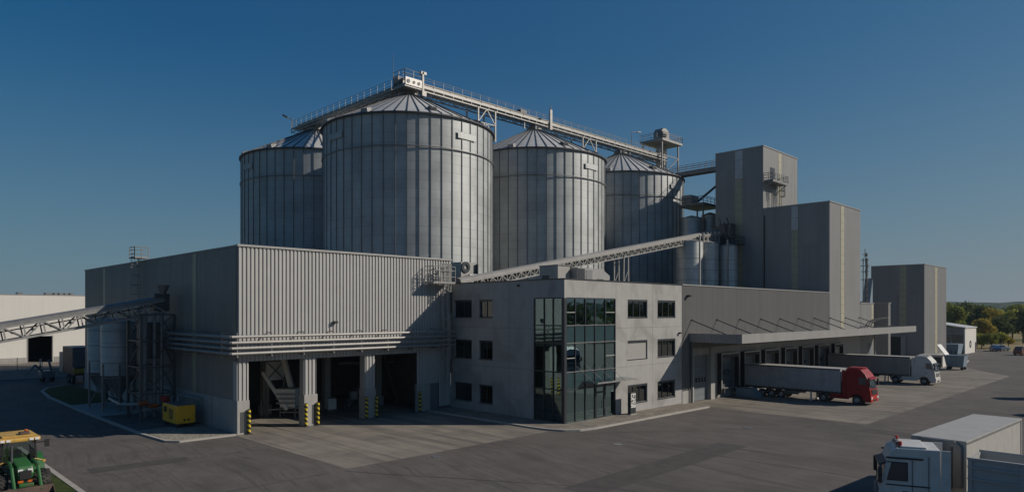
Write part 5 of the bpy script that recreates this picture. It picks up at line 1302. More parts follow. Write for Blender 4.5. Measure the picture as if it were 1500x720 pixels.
    if beacons:
        mb = MB(); mb.tube((-.75, -.9, 3.53), (-.75, .9, 3.53), .03, 6)
        for y in (-.8, .8): mb.tube((-.75, y, 3.28), (-.75, y, 3.53), .03, 6)
        for y in (-.5, 0, .5): mb.box(-.85, y - .14, 3.54, -.75, y + .14, 3.70)
        lb = mb.build('lamp_bar', 'mid_steel', t)
        for y in (-.85, .75): 
            mb = MB(); mb.tube((-.9, y, 3.52), (-.9, y, 3.74), .1, 10, .07); mb.build('beacon', 'signal_red', lb, smooth=True)
        mb = MB(); mb.box(-.9, -1.02, 3.40, -1.9, 1.02, 3.58); mb.build('roof_deflector', paint, t, bevel=.06)
        for s in (-1, 1):
            for q in ((-.30, 1.150, 3.02, -1.75, 1.172, 3.10), (-.3, 1.165, 1.84, -2.0, 1.177, 1.90), (-1.33, 1.148, 1.2, -1.35, 1.166, 3.0), (-1.95, 1.12, .9, -1.97, 1.156, 3.2)):
                MB().box(q[0], s * q[1], q[2], q[3], s * q[4], q[5]).build('trim_line', 'frame_dark', t)
            for q in ((-.34, 2.06, -1.16, 2.10), (-.34, 2.85, -1.16, 2.89), (-1.12, 2.10, -1.16, 2.85)):
                MB().box(q[0], s * 1.150, q[1], q[2], s * 1.176, q[3]).build('window_seal', 'black', t)
    else:
        mb = MB(); mb.box(-.9, -.75, 3.715, -2.35, .75, 3.80); mb.build('roof_deflector', paint, t, bevel=.04)
    # trailer
    X = trailer_xf or Matrix.Translation((-2.95, 0, 0))
    def tb(): m = MB(); m.xf = X; return m
    L = tlen; zb, zt = 1.12, 3.58
    m = tb(); m.box(0, -1.12, zb + .02, -L, 1.12, zt - .06); tr = m.build('trailer', side_mt, t)
    if kind == 'curtain':
        for s in (-1, 1):
            m = tb(); k = 26; pts = []
            for i in range(k + 1):
                x = -.12 - (L - .24) * i / k; pts.append((x, s * (1.125 + (.014 if i % 2 else 0))))
            for (xa, ya), (xb, yb) in zip(pts, pts[1:]): m.quad((xa, ya, zb + .1), (xb, yb, zb + .1), (xb, yb, zt - .16), (xa, ya, zt - .16))
            m.build('curtain', side_mt, tr)
        m = tb()
        for s in (-1, 1):
            for i in range(20): x = -.3 - (L - .5) * i / 19; m.box(x - .02, s * 1.141, zb - .06, x + .02, s * 1.15, zb + .22)
        m.build('strap', 'frame_dark', tr)
    else:
        m = tb()
        for s in (-1, 1):
            for i in range(7): x = -.2 - (L - .4) * i / 6; m.box(x - .006, s * 1.121, zb + .05, x + .006, s * 1.124, zt - .15)
        m.build('panel_seam', 'dirty_white', tr)
        m = tb(); m.prism([(.002, -1.0, zb + .3), (.002, 1.0, zb + .3), (.002, 1.0, zt - .25), (.002, .7, zt - .02), (.002, -.7, zt - .02), (.002, -1.0, zt - .25)], (.16, 0, 0)); m.build('front_fairing', 'bulkhead', tr, bevel=.05)
        m = tb()
        for y in (-.55, .1, .6): m.tube((.2, y, zb + .2), (.2, y, zt - .3), .035, 6); 
        for z in (1.7, 2.4, 3.0): m.box(.165, -.5, z, .23, -.2, z + .12)
        m.build('front_pipe', 'dark_steel', tr)
    m = tb(); m.box(.03, -1.16, zt - .06, -L - .02, 1.16, zt); m.build('roof', roof_mt, tr)
    m = tb()
    for s in (-1, 1): m.box(.0, s * 1.13, zt - .16, -L, s * 1.165, zt - .061); m.box(0, s * 1.10, zb - .1, -L, s * 1.16, zb + .04)
    m.build('rail', 'frame_dark' if kind == 'curtain' else 'mid_steel', tr)
    for s in (-1, 1):
        for xa, xb in ((.02, -.1), (-L - .015, -L + .1)): m = tb(); m.box(xa, s * 1.06, zb, xb, s * 1.158, zt - .062); m.build('corner_post', roof_mt, tr)
    if kind == 'curtain':
        m = tb(); m.box(.02, -1.0, 2.3, .45, 1.0, 3.35); m.build('cooling_unit', 'dirty_white', tr, bevel=.05)
        m = tb(); m.box(.451, -.6, 2.5, .46, .6, 3.2); m.build('unit_grille', 'dark_steel', tr)
    m = tb()
    for y in (-.5, .5): m.box(-.4, y - .06, .88, -L, y + .06, zb - .1)
    for s in (-1, 1): m.box(-4.4, s * .95, .55, -6.0, s * 1.08, .9); 
    m.box(-L + .05, -1.1, .5, -L + .12, 1.1, .62); m.box(-L + .5, -.08, .5, -L + .06, .08, .6)
    m.build('underframe', 'dark_steel', tr)
    for s in (-1, 1):
        m = tb(); m.box(-3.05, s * .75, .12, -3.2, s * .88, 1.0); m.box(-2.98, s * .66, .02, -3.28, s * .97, .12); m.build('landing_leg', 'dirty_white', tr)
        m = tb(); m.box(-L - .02, s * .75, .72, -L + .03, s * 1.08, .86); m.build('tail_light', 'signal_red', tr)
        m = tb(); m.box(-3.9, s * 1.05, .5, -6.2, s * 1.09, .95) if kind != 'curtain' else m.box(-4.2, s * 1.06, .72, -5.6, s * 1.09, .84); m.build('side_guard', 'mid_steel', tr)
    for x in (-L + 1.95, -L + 3.05, -L + 4.15):
        for s in (-1, 1):
            o = wheel(t, 0, s * 1.08, r=.44, w=.34)
            Mx = X @ Matrix.Translation((x, 0, 0)); o.location = Mx.to_translation(); o.rotation_euler = (0, 0, Mx.to_euler().z)
        m = tb(); m.tube((x, -1, .44), (x, 1, .44), .07, 8); m.build('axle', 'dark_steel', tr)
    return t
HD = math.radians(-90)
YB = 23.25
truck('red cab truck with a grey curtain sided trailer backed up to the dock', 'red_paint', 'orange_red_paint', 'curtain_side', 'trailer_roof', (75.85, YB, 0), HD, skirt='red_paint', group='articulated trucks in the yard')
tw = truck('white cab truck with a dull grey trailer backed up to the far docks', 'white_paint', 'white_paint', 'tarp_grey', 'trailer_roof', (102.5, 23.75, 0), HD, skirt='dirty_white', group='articulated trucks in the yard')
# foreground truck: cab swung round against its trailer
def cam2w(X, Y): return ((X + Y) / R2, (Y - X) / R2)
FYAW = 111.0
fx, fy = cam2w(16.85, 31.6)
root = Matrix.Translation((fx, fy, 0)) @ Matrix.Rotation(math.radians(FYAW), 4, 'Z')
f0 = Vector((36.95, 8.55, 0)); r0_ = Vector((47.1, 7.98, 0)); hd = (f0 - r0_)
tw_m = Matrix.Translation(f0) @ Matrix.Rotation(math.atan2(hd.y, hd.x), 4, 'Z')
truck('white cab truck in the foreground turned across its white roofed box trailer', 'white_paint', 'white_paint', 'trailer_side', 'trailer_roof', (fx, fy, 0), math.radians(FYAW), skirt='dirty_white', trailer_xf=root.inverted() @ tw_m, tlen=10.2, kind='box', beacons=True, visor=True, group='articulated trucks in the yard')
for X, Y, lab in ((58.5, 75.0, 'white cab truck waiting past the right edge of the yard, the farther of two'), (51.8, 62.6, 'white cab truck waiting past the right edge of the yard, the nearer of two')):
    dup(tw, (*cam2w(X, Y), 0), math.radians(135), lab)

# tipper trailer in the foreground
tp = thing('tipper_trailer', 'open grey steel tipper trailer cut by the right edge in the foreground', 'trailer', (35.75, 3.0, 0))
x0, x1, y0, y1, z0, z1 = 34.6, 36.95, -2.4, 6.9, 1.25, 3.22
MB().box(x0 + .06, y0 + .06, z0, x1 - .06, y1 - .06, z0 + .1).build('floor', 'bucket_steel', tp)
for nm, bxx in (('side_wall', (x0, y0, z0 - .05, x0 + .055, y1, z1)), ('side_wall', (x1 - .055, y0, z0 - .05, x1, y1, z1)), ('end_wall', (x0 + .056, y1 - .06, z0, x1 - .056, y1, z1 - .02)), ('end_wall', (x0 + .056, y0, z0, x1 - .056, y0 + .06, z1 - .02))):
    w = MB().box(*bxx).build(nm, 'tipper_grey', tp)
mb = MB()
for xx, s in ((x0, -1), (x1, 1)):
    mb.box(xx - .05 * (s < 0), y0 - .02, z1 - .02, xx + .05 * (s > 0) + (.08 if s < 0 else -.08), y1 + .02, z1 + .06)
    for z in (1.75, 2.35, 2.85): mb.box(min(xx, xx + s * .075), y0, z, max(xx, xx + s * .075), y1, z + .09)
    for k in range(6): y = y0 + .1 + (y1 - y0 - .2) * k / 5; mb.box(min(xx, xx + s * .06), y - .07, z0 - .04, max(xx, xx + s * .06), y + .07, z1 - .03)
mb.build('rib', 'tipper_grey', tp)
mb = MB(); mb.box(35.2, y0, .85, 35.35, y1 + .3, 1.2); mb.box(36.2, y0, .85, 36.35, y1 + .3, 1.2); mb.beam((35.78, y1, .9), (35.78, y1 + 1.3, .8), .16); mb.build('chassis', 'dark_steel', tp)
for y in (5.4, 0.2, -1.0):
    for s in (-1, 1):
        o = MB(); r = .45; o.lathe([(r * .55, 0), (r * .92, 0), (r, .05), (r, .27), (r * .92, .32), (r * .55, .32)], (0, 0, 0), 24); xx = 35.78 + s * 1.05
        o.v = [(xx - s * p[2], y + p[0], r + p[1]) for p in o.v]; wz = o.build('wheel', 'rubber', tp, smooth=True)
        o = MB(); o.lathe([(r * .57, .05), (r * .4, .1), (0, .08)], (0, 0, 0), 20); o.v = [(xx - s * p[2], y + p[0], r + p[1]) for p in o.v]; o.build('rim', 'rim', wz, smooth=True)

# ================================================================== FARM TRACTOR (local: x forward)
ft = thing('farm_tractor', 'green farm tractor with a yellow cab roof and front loader, lower left corner', 'tractor', (7.08, 43.85, .09), math.radians(-90), local=True)
def wl(r, w, x, y, rimc):
    s = 1 if y > 0 else -1
    o = MB(); o.lathe([(r * .6, -w / 2), (r * .9, -w / 2), (r * .97, -w / 2 + .06), (r * .97, w / 2 - .06), (r * .9, w / 2), (r * .6, w / 2)], (0, 0, 0), 32)
    n = 18
    o.v = [(x + p[0], y + p[2], r + p[1]) for p in o.v]
    for k in range(n):
        for sd in (-1, 1):
            a = 2 * math.pi * (k + (.5 if sd > 0 else 0)) / n; b = a + .22
            p = Vector((x + r * .985 * math.cos(a), y + sd * .02, r + r * .985 * math.sin(a))); q = Vector((x + r * .96 * math.cos(b), y + sd * w * .5, r + r * .96 * math.sin(b)))
            o.beam(p, q, .06, .07, up=(math.cos(a), 0, math.sin(a)))
    wh = o.build('wheel', 'rubber', ft, smooth=False)
    o = MB(); o.lathe([(r * .62, w * .42), (r * .55, w * .2), (r * .3, w * .12), (r * .28, w * .3), (0, w * .32)], (0, 0, 0), 24); o.v = [(x + p[0], y + s * p[2], r + p[1]) for p in o.v]; o.build('rim', rimc, wh, smooth=True)
for s in (-1, 1):
    wl(.82, .5, -1.15, s * .92, 'tractor_yellow'); wl(.6, .42, 1.15, s * .9, 'tractor_yellow')
mb = MB(); mb.prism([(-.1, -.36, .95), (1.6, -.34, .85), (1.68, -.34, 1.2), (1.5, -.34, 1.55), (.9, -.36, 1.68), (-.1, -.38, 1.76)], (0, .70, 0)); hood = mb.build('hood', 'tractor_green', ft, bevel=.09)
mb = MB(); mb.box(1.60, -.25, .92, 1.70, .25, 1.35); mb.build('grille', 'black', hood)
for s in (-1, 1):
    mb = MB(); mb.box(1.58, s * .1, 1.30, 1.66, s * .31, 1.42); mb.build('headlight', 'lamp_glass', hood)
mb = MB(); mb.box(1.66, -.32, .76, 1.72, -.10, .86); mb.build('front_lamp', 'amber', ft); mb = MB(); mb.box(1.66, .10, .76, 1.72, .32, .86); mb.build('front_lamp', 'amber', ft)
mb = MB(); mb.box(1.4, -.32, .55, 1.95, .32, .74); mb.build('front_weight', 'tractor_green', ft, bevel=.05)
mb = MB(); mb.box(-1.5, -.3, .5, 1.5, .3, .98); mb.tube((1.15, -.8, .6), (1.15, .8, .6), .1, 8); mb.tube((-1.15, -.8, .82), (-1.15, .8, .82), .13, 8); mb.build('chassis', 'dark_steel', ft)
mb = MB()
for x0_, x1_ in ((-.12, -.02), (-1.5, -1.42)):
    for s in (-1, 1): mb.beam((x0_, s * .78, 1.2), (x1_, s * .70, 2.62), .08, .09)
for s in (-1, 1): mb.beam((-.75, s * .8, 1.2), (-.72, s * .7, 2.62), .06); mb.beam((-.1, s * .72, 1.25), (-1.5, s * .78, 1.25), .08)
mb.beam((-.1, -.78, 1.22), (-.1, .78, 1.22), .07); mb.beam((-1.5, -.78, 1.22), (-1.5, .78, 1.22), .07); mb.build('cab_frame', 'black', ft)
mb = MB(); mb.box(-1.55, -.6, .95, -.1, .6, 1.1); mb.build('cab_floor', 'dark_steel', ft)
mb = MB(); mb.box(-2.5, -.92, 2.60, .22, .92, 2.82); rf = mb.build('cab_roof', 'tractor_yellow', ft, bevel=.08)
mb = MB(); mb.box(-2.2, -.7, 2.82, -.2, .7, 2.88); mb.build('roof_panel', 'tractor_yellow', rf, bevel=.02)
mb = MB(); mb.tube((-1.2, .5, 2.88), (-1.2, .5, 3.05), .08, 10); mb.build('beacon', 'amber', rf, smooth=True)
mb = MB(); mb.box(-.9, .1, 2.88, -.4, .55, 3.0); mb.build('roof_hatch', 'bucket_steel', rf, bevel=.03)
mb = MB()
for y in (-.75, -.5, .5, .75): mb.box(.2, y - .09, 2.66, .26, y + .09, 2.77)
mb.build('work_lamp', 'lamp_glass', rf)
mb = MB(); mb.hexa([(-.075, -.73, 1.28), (-.06, -.73, 1.28), (-.06, .73, 1.28), (-.075, .73, 1.28), (-.02, -.67, 2.6), (-.005, -.67, 2.6), (-.005, .67, 2.6), (-.02, .67, 2.6)]); mb.build('windscreen', 'tractor_glass', ft)
for s in (-1, 1):
    mb = MB(); mb.hexa([(-1.45, s * .785, 1.3), (-.15, s * .785, 1.3), (-.15, s * .795, 1.3), (-1.45, s * .795, 1.3), (-1.4, s * .70, 2.6), (-.08, s * .70, 2.6), (-.08, s * .71, 2.6), (-1.4, s * .71, 2.6)]); mb.build('side_window', 'tractor_glass', ft)
    mb = MB(); fa = [(-1.15 + .95 * math.cos(a), .82 + .95 * math.sin(a)) for a in [math.radians(12 + 15 * i) for i in range(11)]]
    mb.prism([(x, s * .66, z) for x, z in fa] + [(-1.15 + (x + 1.15) * .95, s * .66, .82 + (z - .82) * .95) for x, z in fa[::-1]], (0, s * .52, 0)); mb.build('fender', 'tractor_green', ft)
    mb = MB(); mb.beam((-.05, s * .78, 2.45), (.15, s * 1.15, 2.5), .04); mb.box(.1, s * 1.1, 2.2, .16, s * 1.32, 2.6); mb.build('mirror', 'black', ft)
    mb = MB(); mb.beam((.55, s * .52, .9), (.55, s * .52, 1.7), .16, .14); mb.path([(.55, s * .52, 1.65), (1.5, s * .56, 1.50), (1.9, s * .56, .95), (2.35, s * .56, .42)], .085, 8); mb.build('loader_arm', 'tractor_green', ft)
    mb = MB(); mb.tube((.6, s * .53, 1.05), (1.5, s * .56, 1.3), .05, 8); mb.build('ram', 'galvanised', ft)
    mb = MB(); mb.tube((.35, s * .62, 1.68), (.35, s * 1.0, 1.55), .03, 6); mb.box(.3, s * .98, 1.45, .40, s * 1.10, 1.58); mb.build('indicator', 'tractor_yellow', ft)
mb = MB(); mb.prism([(2.3, -1.05, .62), (2.34, -1.05, .2), (2.55, -1.05, .06), (3.05, -1.05, .05), (3.05, -1.05, .1), (2.58, -1.05, .12), (2.40, -1.05, .25), (2.36, -1.05, .62)], (0, 2.1, 0))
for s in (-1, 1): mb.prism([(2.3, s * 1.05, .62), (2.34, s * 1.05, .2), (2.55, s * 1.05, .05), (3.05, s * 1.05, .05)], (0, s * .03, 0))
mb.build('bucket', 'bucket_steel', ft)
mb = MB(); mb.tube((.6, -.42, 1.6), (.6, -.42, 2.5), .06, 10); mb.build('exhaust', 'dark_steel', ft, smooth=True)
mb = MB(); mb.box(-1.15, -.28, 1.3, -.7, .28, 1.42); mb.box(-1.25, -.28, 1.42, -1.12, .28, 2.0); mb.build('seat', 'black', ft, bevel=.05)
mb = MB(); mb.beam((-.25, 0, 1.2), (-.42, 0, 1.75), .07); mb.lathe([(.17, 0), (.2, .02), (.17, .04)], (-.44, 0, 1.76), 18); mb.build('steering_wheel', 'black', ft)
mb = MB(); mb.box(-.3, -.4, 1.25, -.12, .4, 1.6); mb.build('dashboard', 'frame_dark', ft, bevel=.04)

# ================================================================== CARS
def car(label, paint, loc, rotz, h=1.5, L=4.3):
    t = thing('parked_car', label, 'car', loc, rotz, group='cars parked at the edge of the yard', local=True)
    W = .88; k = h / 1.5
    pr = [(2.1, .3), (2.15, .6), (2.0, .8 * k), (1.15, .95 * k), (.45, 1.42 * k), (-.2, 1.5 * k), (-1.2, 1.45 * k), (-1.95, 1.0 * k), (-2.15, .85), (-2.12, .3)]
    mb = MB(); mb.prism([(x, -W, z) for x, z in pr], (0, 2 * W, 0)); mb.v = [(x, y * (1 - .14 * max(0, z - .9)), z) for x, y, z in mb.v]; mb.build('body', paint, t, bevel=.07)
    for s in (-1, 1):
        mb = MB(); mb.prism([(.95, s * (W + .004), .98 * k), (.40, s * (W + .004), 1.36 * k), (-1.1, s * (W + .004), 1.36 * k), (-1.55, s * (W + .004), 1.02 * k)], (0, s * .01, 0)); mb.v = [(x, y * (1 - .14 * max(0, z - .9)), z) for x, y, z in mb.v]; mb.build('side_window', 'car_glass', t)
        mb = MB(); mb.box(2.05, s * .45, .62, 2.14, s * .8, .76); mb.build('headlight', 'lamp_glass', t)
        mb = MB(); mb.box(-2.16, s * .5, .7, -2.1, s * .82, .85); mb.build('tail_light', 'signal_red', t)
        for x in (1.3, -1.3):
            o = MB(); r = .33; o.lathe([(.2, 0), (.31, 0), (r, .04), (r, .2), (.31, .22), (.2, .22)], (0, 0, 0), 20); o.v = [(x + p[0], s * (W + .02) - s * p[2], r + p[1]) for p in o.v]; w = o.build('wheel', 'rubber', t, smooth=True)
            o = MB(); o.lathe([(.21, .03), (.1, .05), (0, .04)], (0, 0, 0), 14); o.v = [(x + p[0], s * (W + .02) - s * p[2], r + p[1]) for p in o.v]; o.build('rim', 'rim', w, smooth=True)
    mb = MB(); mb.hexa([(1.05, -.72, 1.0 * k), (1.09, -.72, 1.0 * k), (1.09, .72, 1.0 * k), (1.05, .72, 1.0 * k), (.48, -.66, 1.39 * k), (.52, -.66, 1.41 * k), (.52, .66, 1.41 * k), (.48, .66, 1.39 * k)]); mb.build('windscreen', 'car_glass', t)
    return t
car('small blue car parked under the shrubs at the yard edge', 'car_blue', (*cam2w(118.6, 167.5), 0), math.radians(20))
car('small white car parked next to the blue car at the yard edge', 'car_white', (*cam2w(121.2, 169.5), 0), math.radians(-50))
car('tall brown car cut by the right edge of the picture', 'car_brown', (*cam2w(113.2, 151.5), 0), math.radians(-15), 2.0)

# ================================================================== SMALL THINGS OF THE YARD
# waste container with an open lid
wx, wy = GG(1405, 541)
wc = thing('waste_container', 'blue grey waste container on castors with its lid open, beyond the far dock', 'container', (wx, wy, 0))
mb = MB(); mb.hexa([(wx - 1.1, wy - .8, .55), (wx + 1.1, wy - .8, .55), (wx + 1.1, wy + 1.6, .55), (wx - 1.1, wy + 1.6, .55), (wx - 1.4, wy - 1.0, 2.35), (wx + 1.4, wy - 1.0, 2.35), (wx + 1.4, wy + 1.9, 2.35), (wx - 1.4, wy + 1.9, 2.35)]); mb.build('tub', 'skip_blue', wc, bevel=.05)
mb = MB(); mb.box(wx - 1.48, wy - 1.08, 2.30, wx + 1.48, wy - .98, 2.42); mb.box(wx - 1.48, wy + 1.88, 2.30, wx + 1.48, wy + 1.98, 2.42); mb.box(wx - 1.48, wy - .98, 2.30, wx - 1.38, wy + 1.88, 2.42); mb.box(wx + 1.38, wy - .98, 2.30, wx + 1.48, wy + 1.88, 2.42); mb.build('rim', 'skip_blue', wc)
mb = MB(); mb.hexa([(wx - 1.3, wy + 1.7, 2.42), (wx + 1.3, wy + 1.7, 2.42), (wx + 1.3, wy + 1.8, 2.42), (wx - 1.3, wy + 1.8, 2.42), (wx - 1.3, wy + 2.9, 4.1), (wx + 1.3, wy + 2.9, 4.1), (wx + 1.3, wy + 3.0, 4.1), (wx - 1.3, wy + 3.0, 4.1)]); mb.build('lid', 'dirty_white', wc)
for dx in (-.95, .95):
    for dy in (-.6, 1.4): MB().tube((wx + dx - .1, wy + dy, .25), (wx + dx + .1, wy + dy, .25), .245, 14).build('castor', 'rubber', wc)
mb = MB(); mb.box(wx - 1.0, wy - .7, .45, wx + 1.0, wy + 1.5, .55); mb.build('base_frame', 'dark_steel', wc)
bx_, by_ = GG(1381, 537.5)
bk = thing('concrete_bunker', 'low concrete box with shade painted dark on its left side at the foot of the far block', 'bunker', (bx_, by_, 0))
mb = MB(); mb.box(bx_, by_, 0, bx_ + 3.2, by_ + 3.6, 1.95); mb.build('box', 'warehouse_white', bk, bevel=.03)
mb = MB(); mb.box(bx_ - .02, by_ + .2, .1, bx_ - .005, by_ + 3.4, 1.75); mb.build('opening_or_shade', 'frame_dark', bk)  # dark sheet that paints the shade of the left face, no hole behind it
mb = MB(); mb.box(bx_ - .1, by_ - .1, 1.951, bx_ + 3.3, by_ + 3.7, 2.08); mb.build('cover_slab', 'plinth_concrete', bk)
# shed at the far right
sx0, sx1, sy0, sy1 = 183.0, 194.2, 37.0, 48.0
sh = thing('small_shed', 'small pale shed with one open shaded side and a round wall sign', 'shed', (sx0, sy0, 0))
mb = MB(); mb.box(sx0, sy0, 0, sx1, sy0 + .25, 5.85); mb.box(sx1 - .25, sy0 + .25, 0, sx1, sy1, 5.85); mb.box(sx0, sy1 - .25, 0, sx1 - .25, sy1, 5.85); mb.build('wall', 'warehouse_white', sh)
mb = MB(); mb.hexa([(sx0 - .3, sy0 - .2, 5.86), (sx1 + .2, sy0 - .2, 5.86), (sx1 + .2, sy1, 7.6), (sx0 - .3, sy1, 7.6), (sx0 - .3, sy0 - .2, 6.06), (sx1 + .2, sy0 - .2, 6.06), (sx1 + .2, sy1, 7.8), (sx0 - .3, sy1, 7.8)]); mb.build('roof', 'galv_roof', sh)
mb = MB(); mb.box(sx0 + .05, sy0 + .26, 4.3, sx0 + .2, sy1 - .3, 5.85)
for y in (sy0 + .3, sy0 + 2.5, sy0 + 5): mb.box(sx0 + .05, y, 0, sx0 + .25, y + .2, 4.3)
mb.build('side_frame', 'mid_steel', sh)
xs = GA(1421.3, sy0)
rg = MB(); rg.lathe([(.5, 0), (.85, 0), (.85, .06), (.5, .06)], (0, 0, 0), 24); rg.v = [(xs + p[0], sy0 - .01 - p[2], 2.1 + p[1]) for p in rg.v]; rg.build('round_sign', 'frame_dark', sh)
mb = MB(); mb.box(sx1 - 1.2, sy0 - .08, 0, sx1 - .5, sy0 - .005, 2.4); mb.build('door', 'frame_dark', sh)
for i, (dy, z) in enumerate(((1.0, 2.6), (1.6, 2.2), (2.2, 2.9), (2.9, 2.5))):
    p = thing('white_pole', 'thin white pole leaning in the open side of the small shed', 'pole', (sx0 - .6, sy0 + dy, 0), group='white poles in the open shed')
    MB().beam((sx0 - .6, sy0 + dy, 0), (sx0 - .3, sy0 + dy + .4, z), .16).build('pole', 'dirty_white', p)
sk = thing('blue_skip', 'blue open skip standing in front of the small shed', 'skip', (179.5, 38.5, 0))
mb = MB(); mb.hexa([(177.9, 37.4, .1), (181.6, 37.4, .1), (181.6, 40.4, .1), (177.9, 40.4, .1), (177.4, 37.1, 2.4), (182.0, 37.1, 2.4), (182.0, 40.7, 2.4), (177.4, 40.7, 2.4)]); mb.build('skip_body', 'skip_blue', sk, bevel=.05)
mb = MB()
for k in range(4): mb.box(177.7, 37.7 + k * .8, .2, 177.78, 37.85 + k * .8, 2.3)
mb.build('rib', 'frame_dark', sk)
# white warehouse far left
wh_ = thing('white_warehouse', 'long low white warehouse with one dark gateway at the far left', 'warehouse', (20, 155, 0))
gx0, gx1_ = GA(41, 155), GA(76.5, 155)
mb = MB(); facade(mb, ('b', 155), -14, 62, 0, 12.75, [(gx0, gx1_, 0, GZ(492, 27, 155))], .4); mb.box(-14, 155.4, 0, -13.6, 195, 12.75); mb.box(61.6, 155.4, 0, 62, 195, 12.75); mb.box(-13.6, 194.6, 0, 61.6, 195, 12.75); mb.build('wall', 'warehouse_white', wh_)
MB().box(-13.6, 155.4, 12.3, 61.6, 194.6, 12.5).build('roof', 'roof_membrane', wh_)
mb = MB(); slab(mb, ('b', 155), -14.05, 62.05, 12.75, 12.87, -.4, .08); mb.build('parapet_cap', 'cap_metal', wh_)
mb = MB(); slab(mb, ('b', 155), -14, gx0 - .3, 0, 1.0, 0, .04); slab(mb, ('b', 155), gx1_ + .3, 62, 0, 1.0, 0, .04); mb.build('plinth', 'plinth_concrete', wh_)
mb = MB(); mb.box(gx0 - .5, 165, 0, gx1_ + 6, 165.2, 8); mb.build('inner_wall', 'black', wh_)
mb = MB(); slab(mb, ('b', 155), gx0 - .15, gx0, 0, GZ(491, 27, 155), 0, .06); slab(mb, ('b', 155), gx1_, gx1_ + .15, 0, GZ(491, 27, 155), 0, .06); mb.build('gate_frame', 'cap_metal', wh_)
mb = MB(); rn = random.Random(3)
for u0_, u1_ in ((26, 33), (67, 76), (80, 84), (87, 93), (95, 100), (103, 108)):
    a0, a1 = GA(u0_, 160), GA(u1_, 160); mb.box(a0, 160, 12.5, a1, 162, 13.35)
mb.build('skylight', 'mid_steel', wh_)
# low wall with a mesh fence
fw = thing('low_wall', 'low concrete wall in shade along the far end of the access road', 'wall', (10, 118.5, 0))
MB().box(-20, 118.4, 0, 26, 118.75, 1.25).build('wall', 'plinth_concrete', fw)
MB().box(-20, 118.36, 1.251, 26, 118.79, 1.34).build('coping', 'kerb_stone', fw)
fn = thing('mesh_fence', 'thin wire mesh fence standing behind the low wall', 'fence', (10, 119.2, 0))
for i in range(16): MB().tube((-20 + i * 3, 119.1, 0), (-20 + i * 3, 119.1, 3.0), .045, 6).build('post', 'dark_steel', fn)
mb = MB()
for z in (1.4, 1.9, 2.4, 2.95): mb.beam((-20, 119.1, z), (25, 119.1, z), .02)
for i in range(180): x = -20 + i * .25; mb.beam((x, 119.1, .2), (x, 119.1, 2.95), .012)
mb.build('mesh', 'dark_steel', fn)
bx1, by1 = GG(59, 545)
mp_ = thing('marker_post', 'white marker post with a dark middle standing by the low wall', 'post', (bx1, by1, 0))
mb = MB(); mb.tube((bx1, by1, 0), (bx1, by1, 2.1), .13, 12, .1); mb.build('post', 'white_paint', mp_, smooth=True)
mb = MB(); mb.tube((bx1, by1, .7), (bx1, by1, 1.2), .135, 12); mb.build('band', 'black', mp_, smooth=True)
# dark lorry behind the rear corner of the hall
dl = thing('parked_lorry', 'dark lorry with a container parked in shade behind the far corner of the hall', 'lorry', (23.5, 105.5, 0))
MB().box(22.6, 104.0, 2.3, 25.0, 109.5, 4.9).build('container', 'door_grey', dl)
mb = MB()
for k in range(5): mb.box(22.75, 103.95, 2.6 + k * .42, 24.85, 103.995, 2.85 + k * .42)
mb.build('rear_louvre', 'mid_steel', dl)
mb = MB(); mb.box(22.55, 104.05, 2.35, 22.595, 109.4, 4.8); mb.build('side_panel', 'bucket_steel', dl)
mb = MB(); mb.box(22.8, 104.0, 1.2, 24.8, 110.5, 2.29); mb.build('chassis', 'bucket_steel', dl)
mb = MB(); mb.box(22.6, 103.9, 1.5, 25.0, 103.99, 2.1); mb.build('rear_bar', 'tractor_yellow', dl)
for y in (105.2, 107.0):
    for s in (-1, 1):
        o = MB(); r = .62; o.lathe([(.32, 0), (.56, 0), (r, .06), (r, .34), (.56, .4), (.32, .4)], (0, 0, 0), 22); xx = 23.8 + s * 1.15; o.v = [(xx - s * p[2], y + p[0], r + p[1]) for p in o.v]; w = o.build('wheel', 'rubber', dl, smooth=True)
        o = MB(); o.lathe([(.33, .05), (.2, .1), (0, .08)], (0, 0, 0), 18); o.v = [(xx - s * p[2], y + p[0], r + p[1]) for p in o.v]; o.build('rim', 'rim', w, smooth=True)
mb = MB(); mb.box(22.7, 110.0, 1.2, 24.9, 112.2, 4.0); mb.build('cab', 'door_grey', dl, bevel=.1)
pm = thing('parked_machine', 'small grey machine with raised arms parked beside the dark lorry', 'machine', (21.4, 112, 0))
mb = MB(); mb.box(20.4, 111, .5, 22.0, 113, 1.5); mb.build('body', 'mid_steel', pm, bevel=.1)
mb = MB(); mb.beam((20.6, 111.2, 1.4), (19.6, 110.4, 2.4), .2); mb.beam((19.6, 110.4, 2.4), (18.6, 110, 1.4), .2); mb.beam((21.6, 111.2, 1.5), (21.2, 110.8, 3.0), .2); mb.build('arm', 'galvanised', pm)
for dx in (-.5, .6):
    for dy in (-.6, .6): MB().tube((21.2 + dx - .15, 112 + dy, .45), (21.2 + dx + .15, 112 + dy, .45), .44, 16).build('wheel', 'rubber', pm)

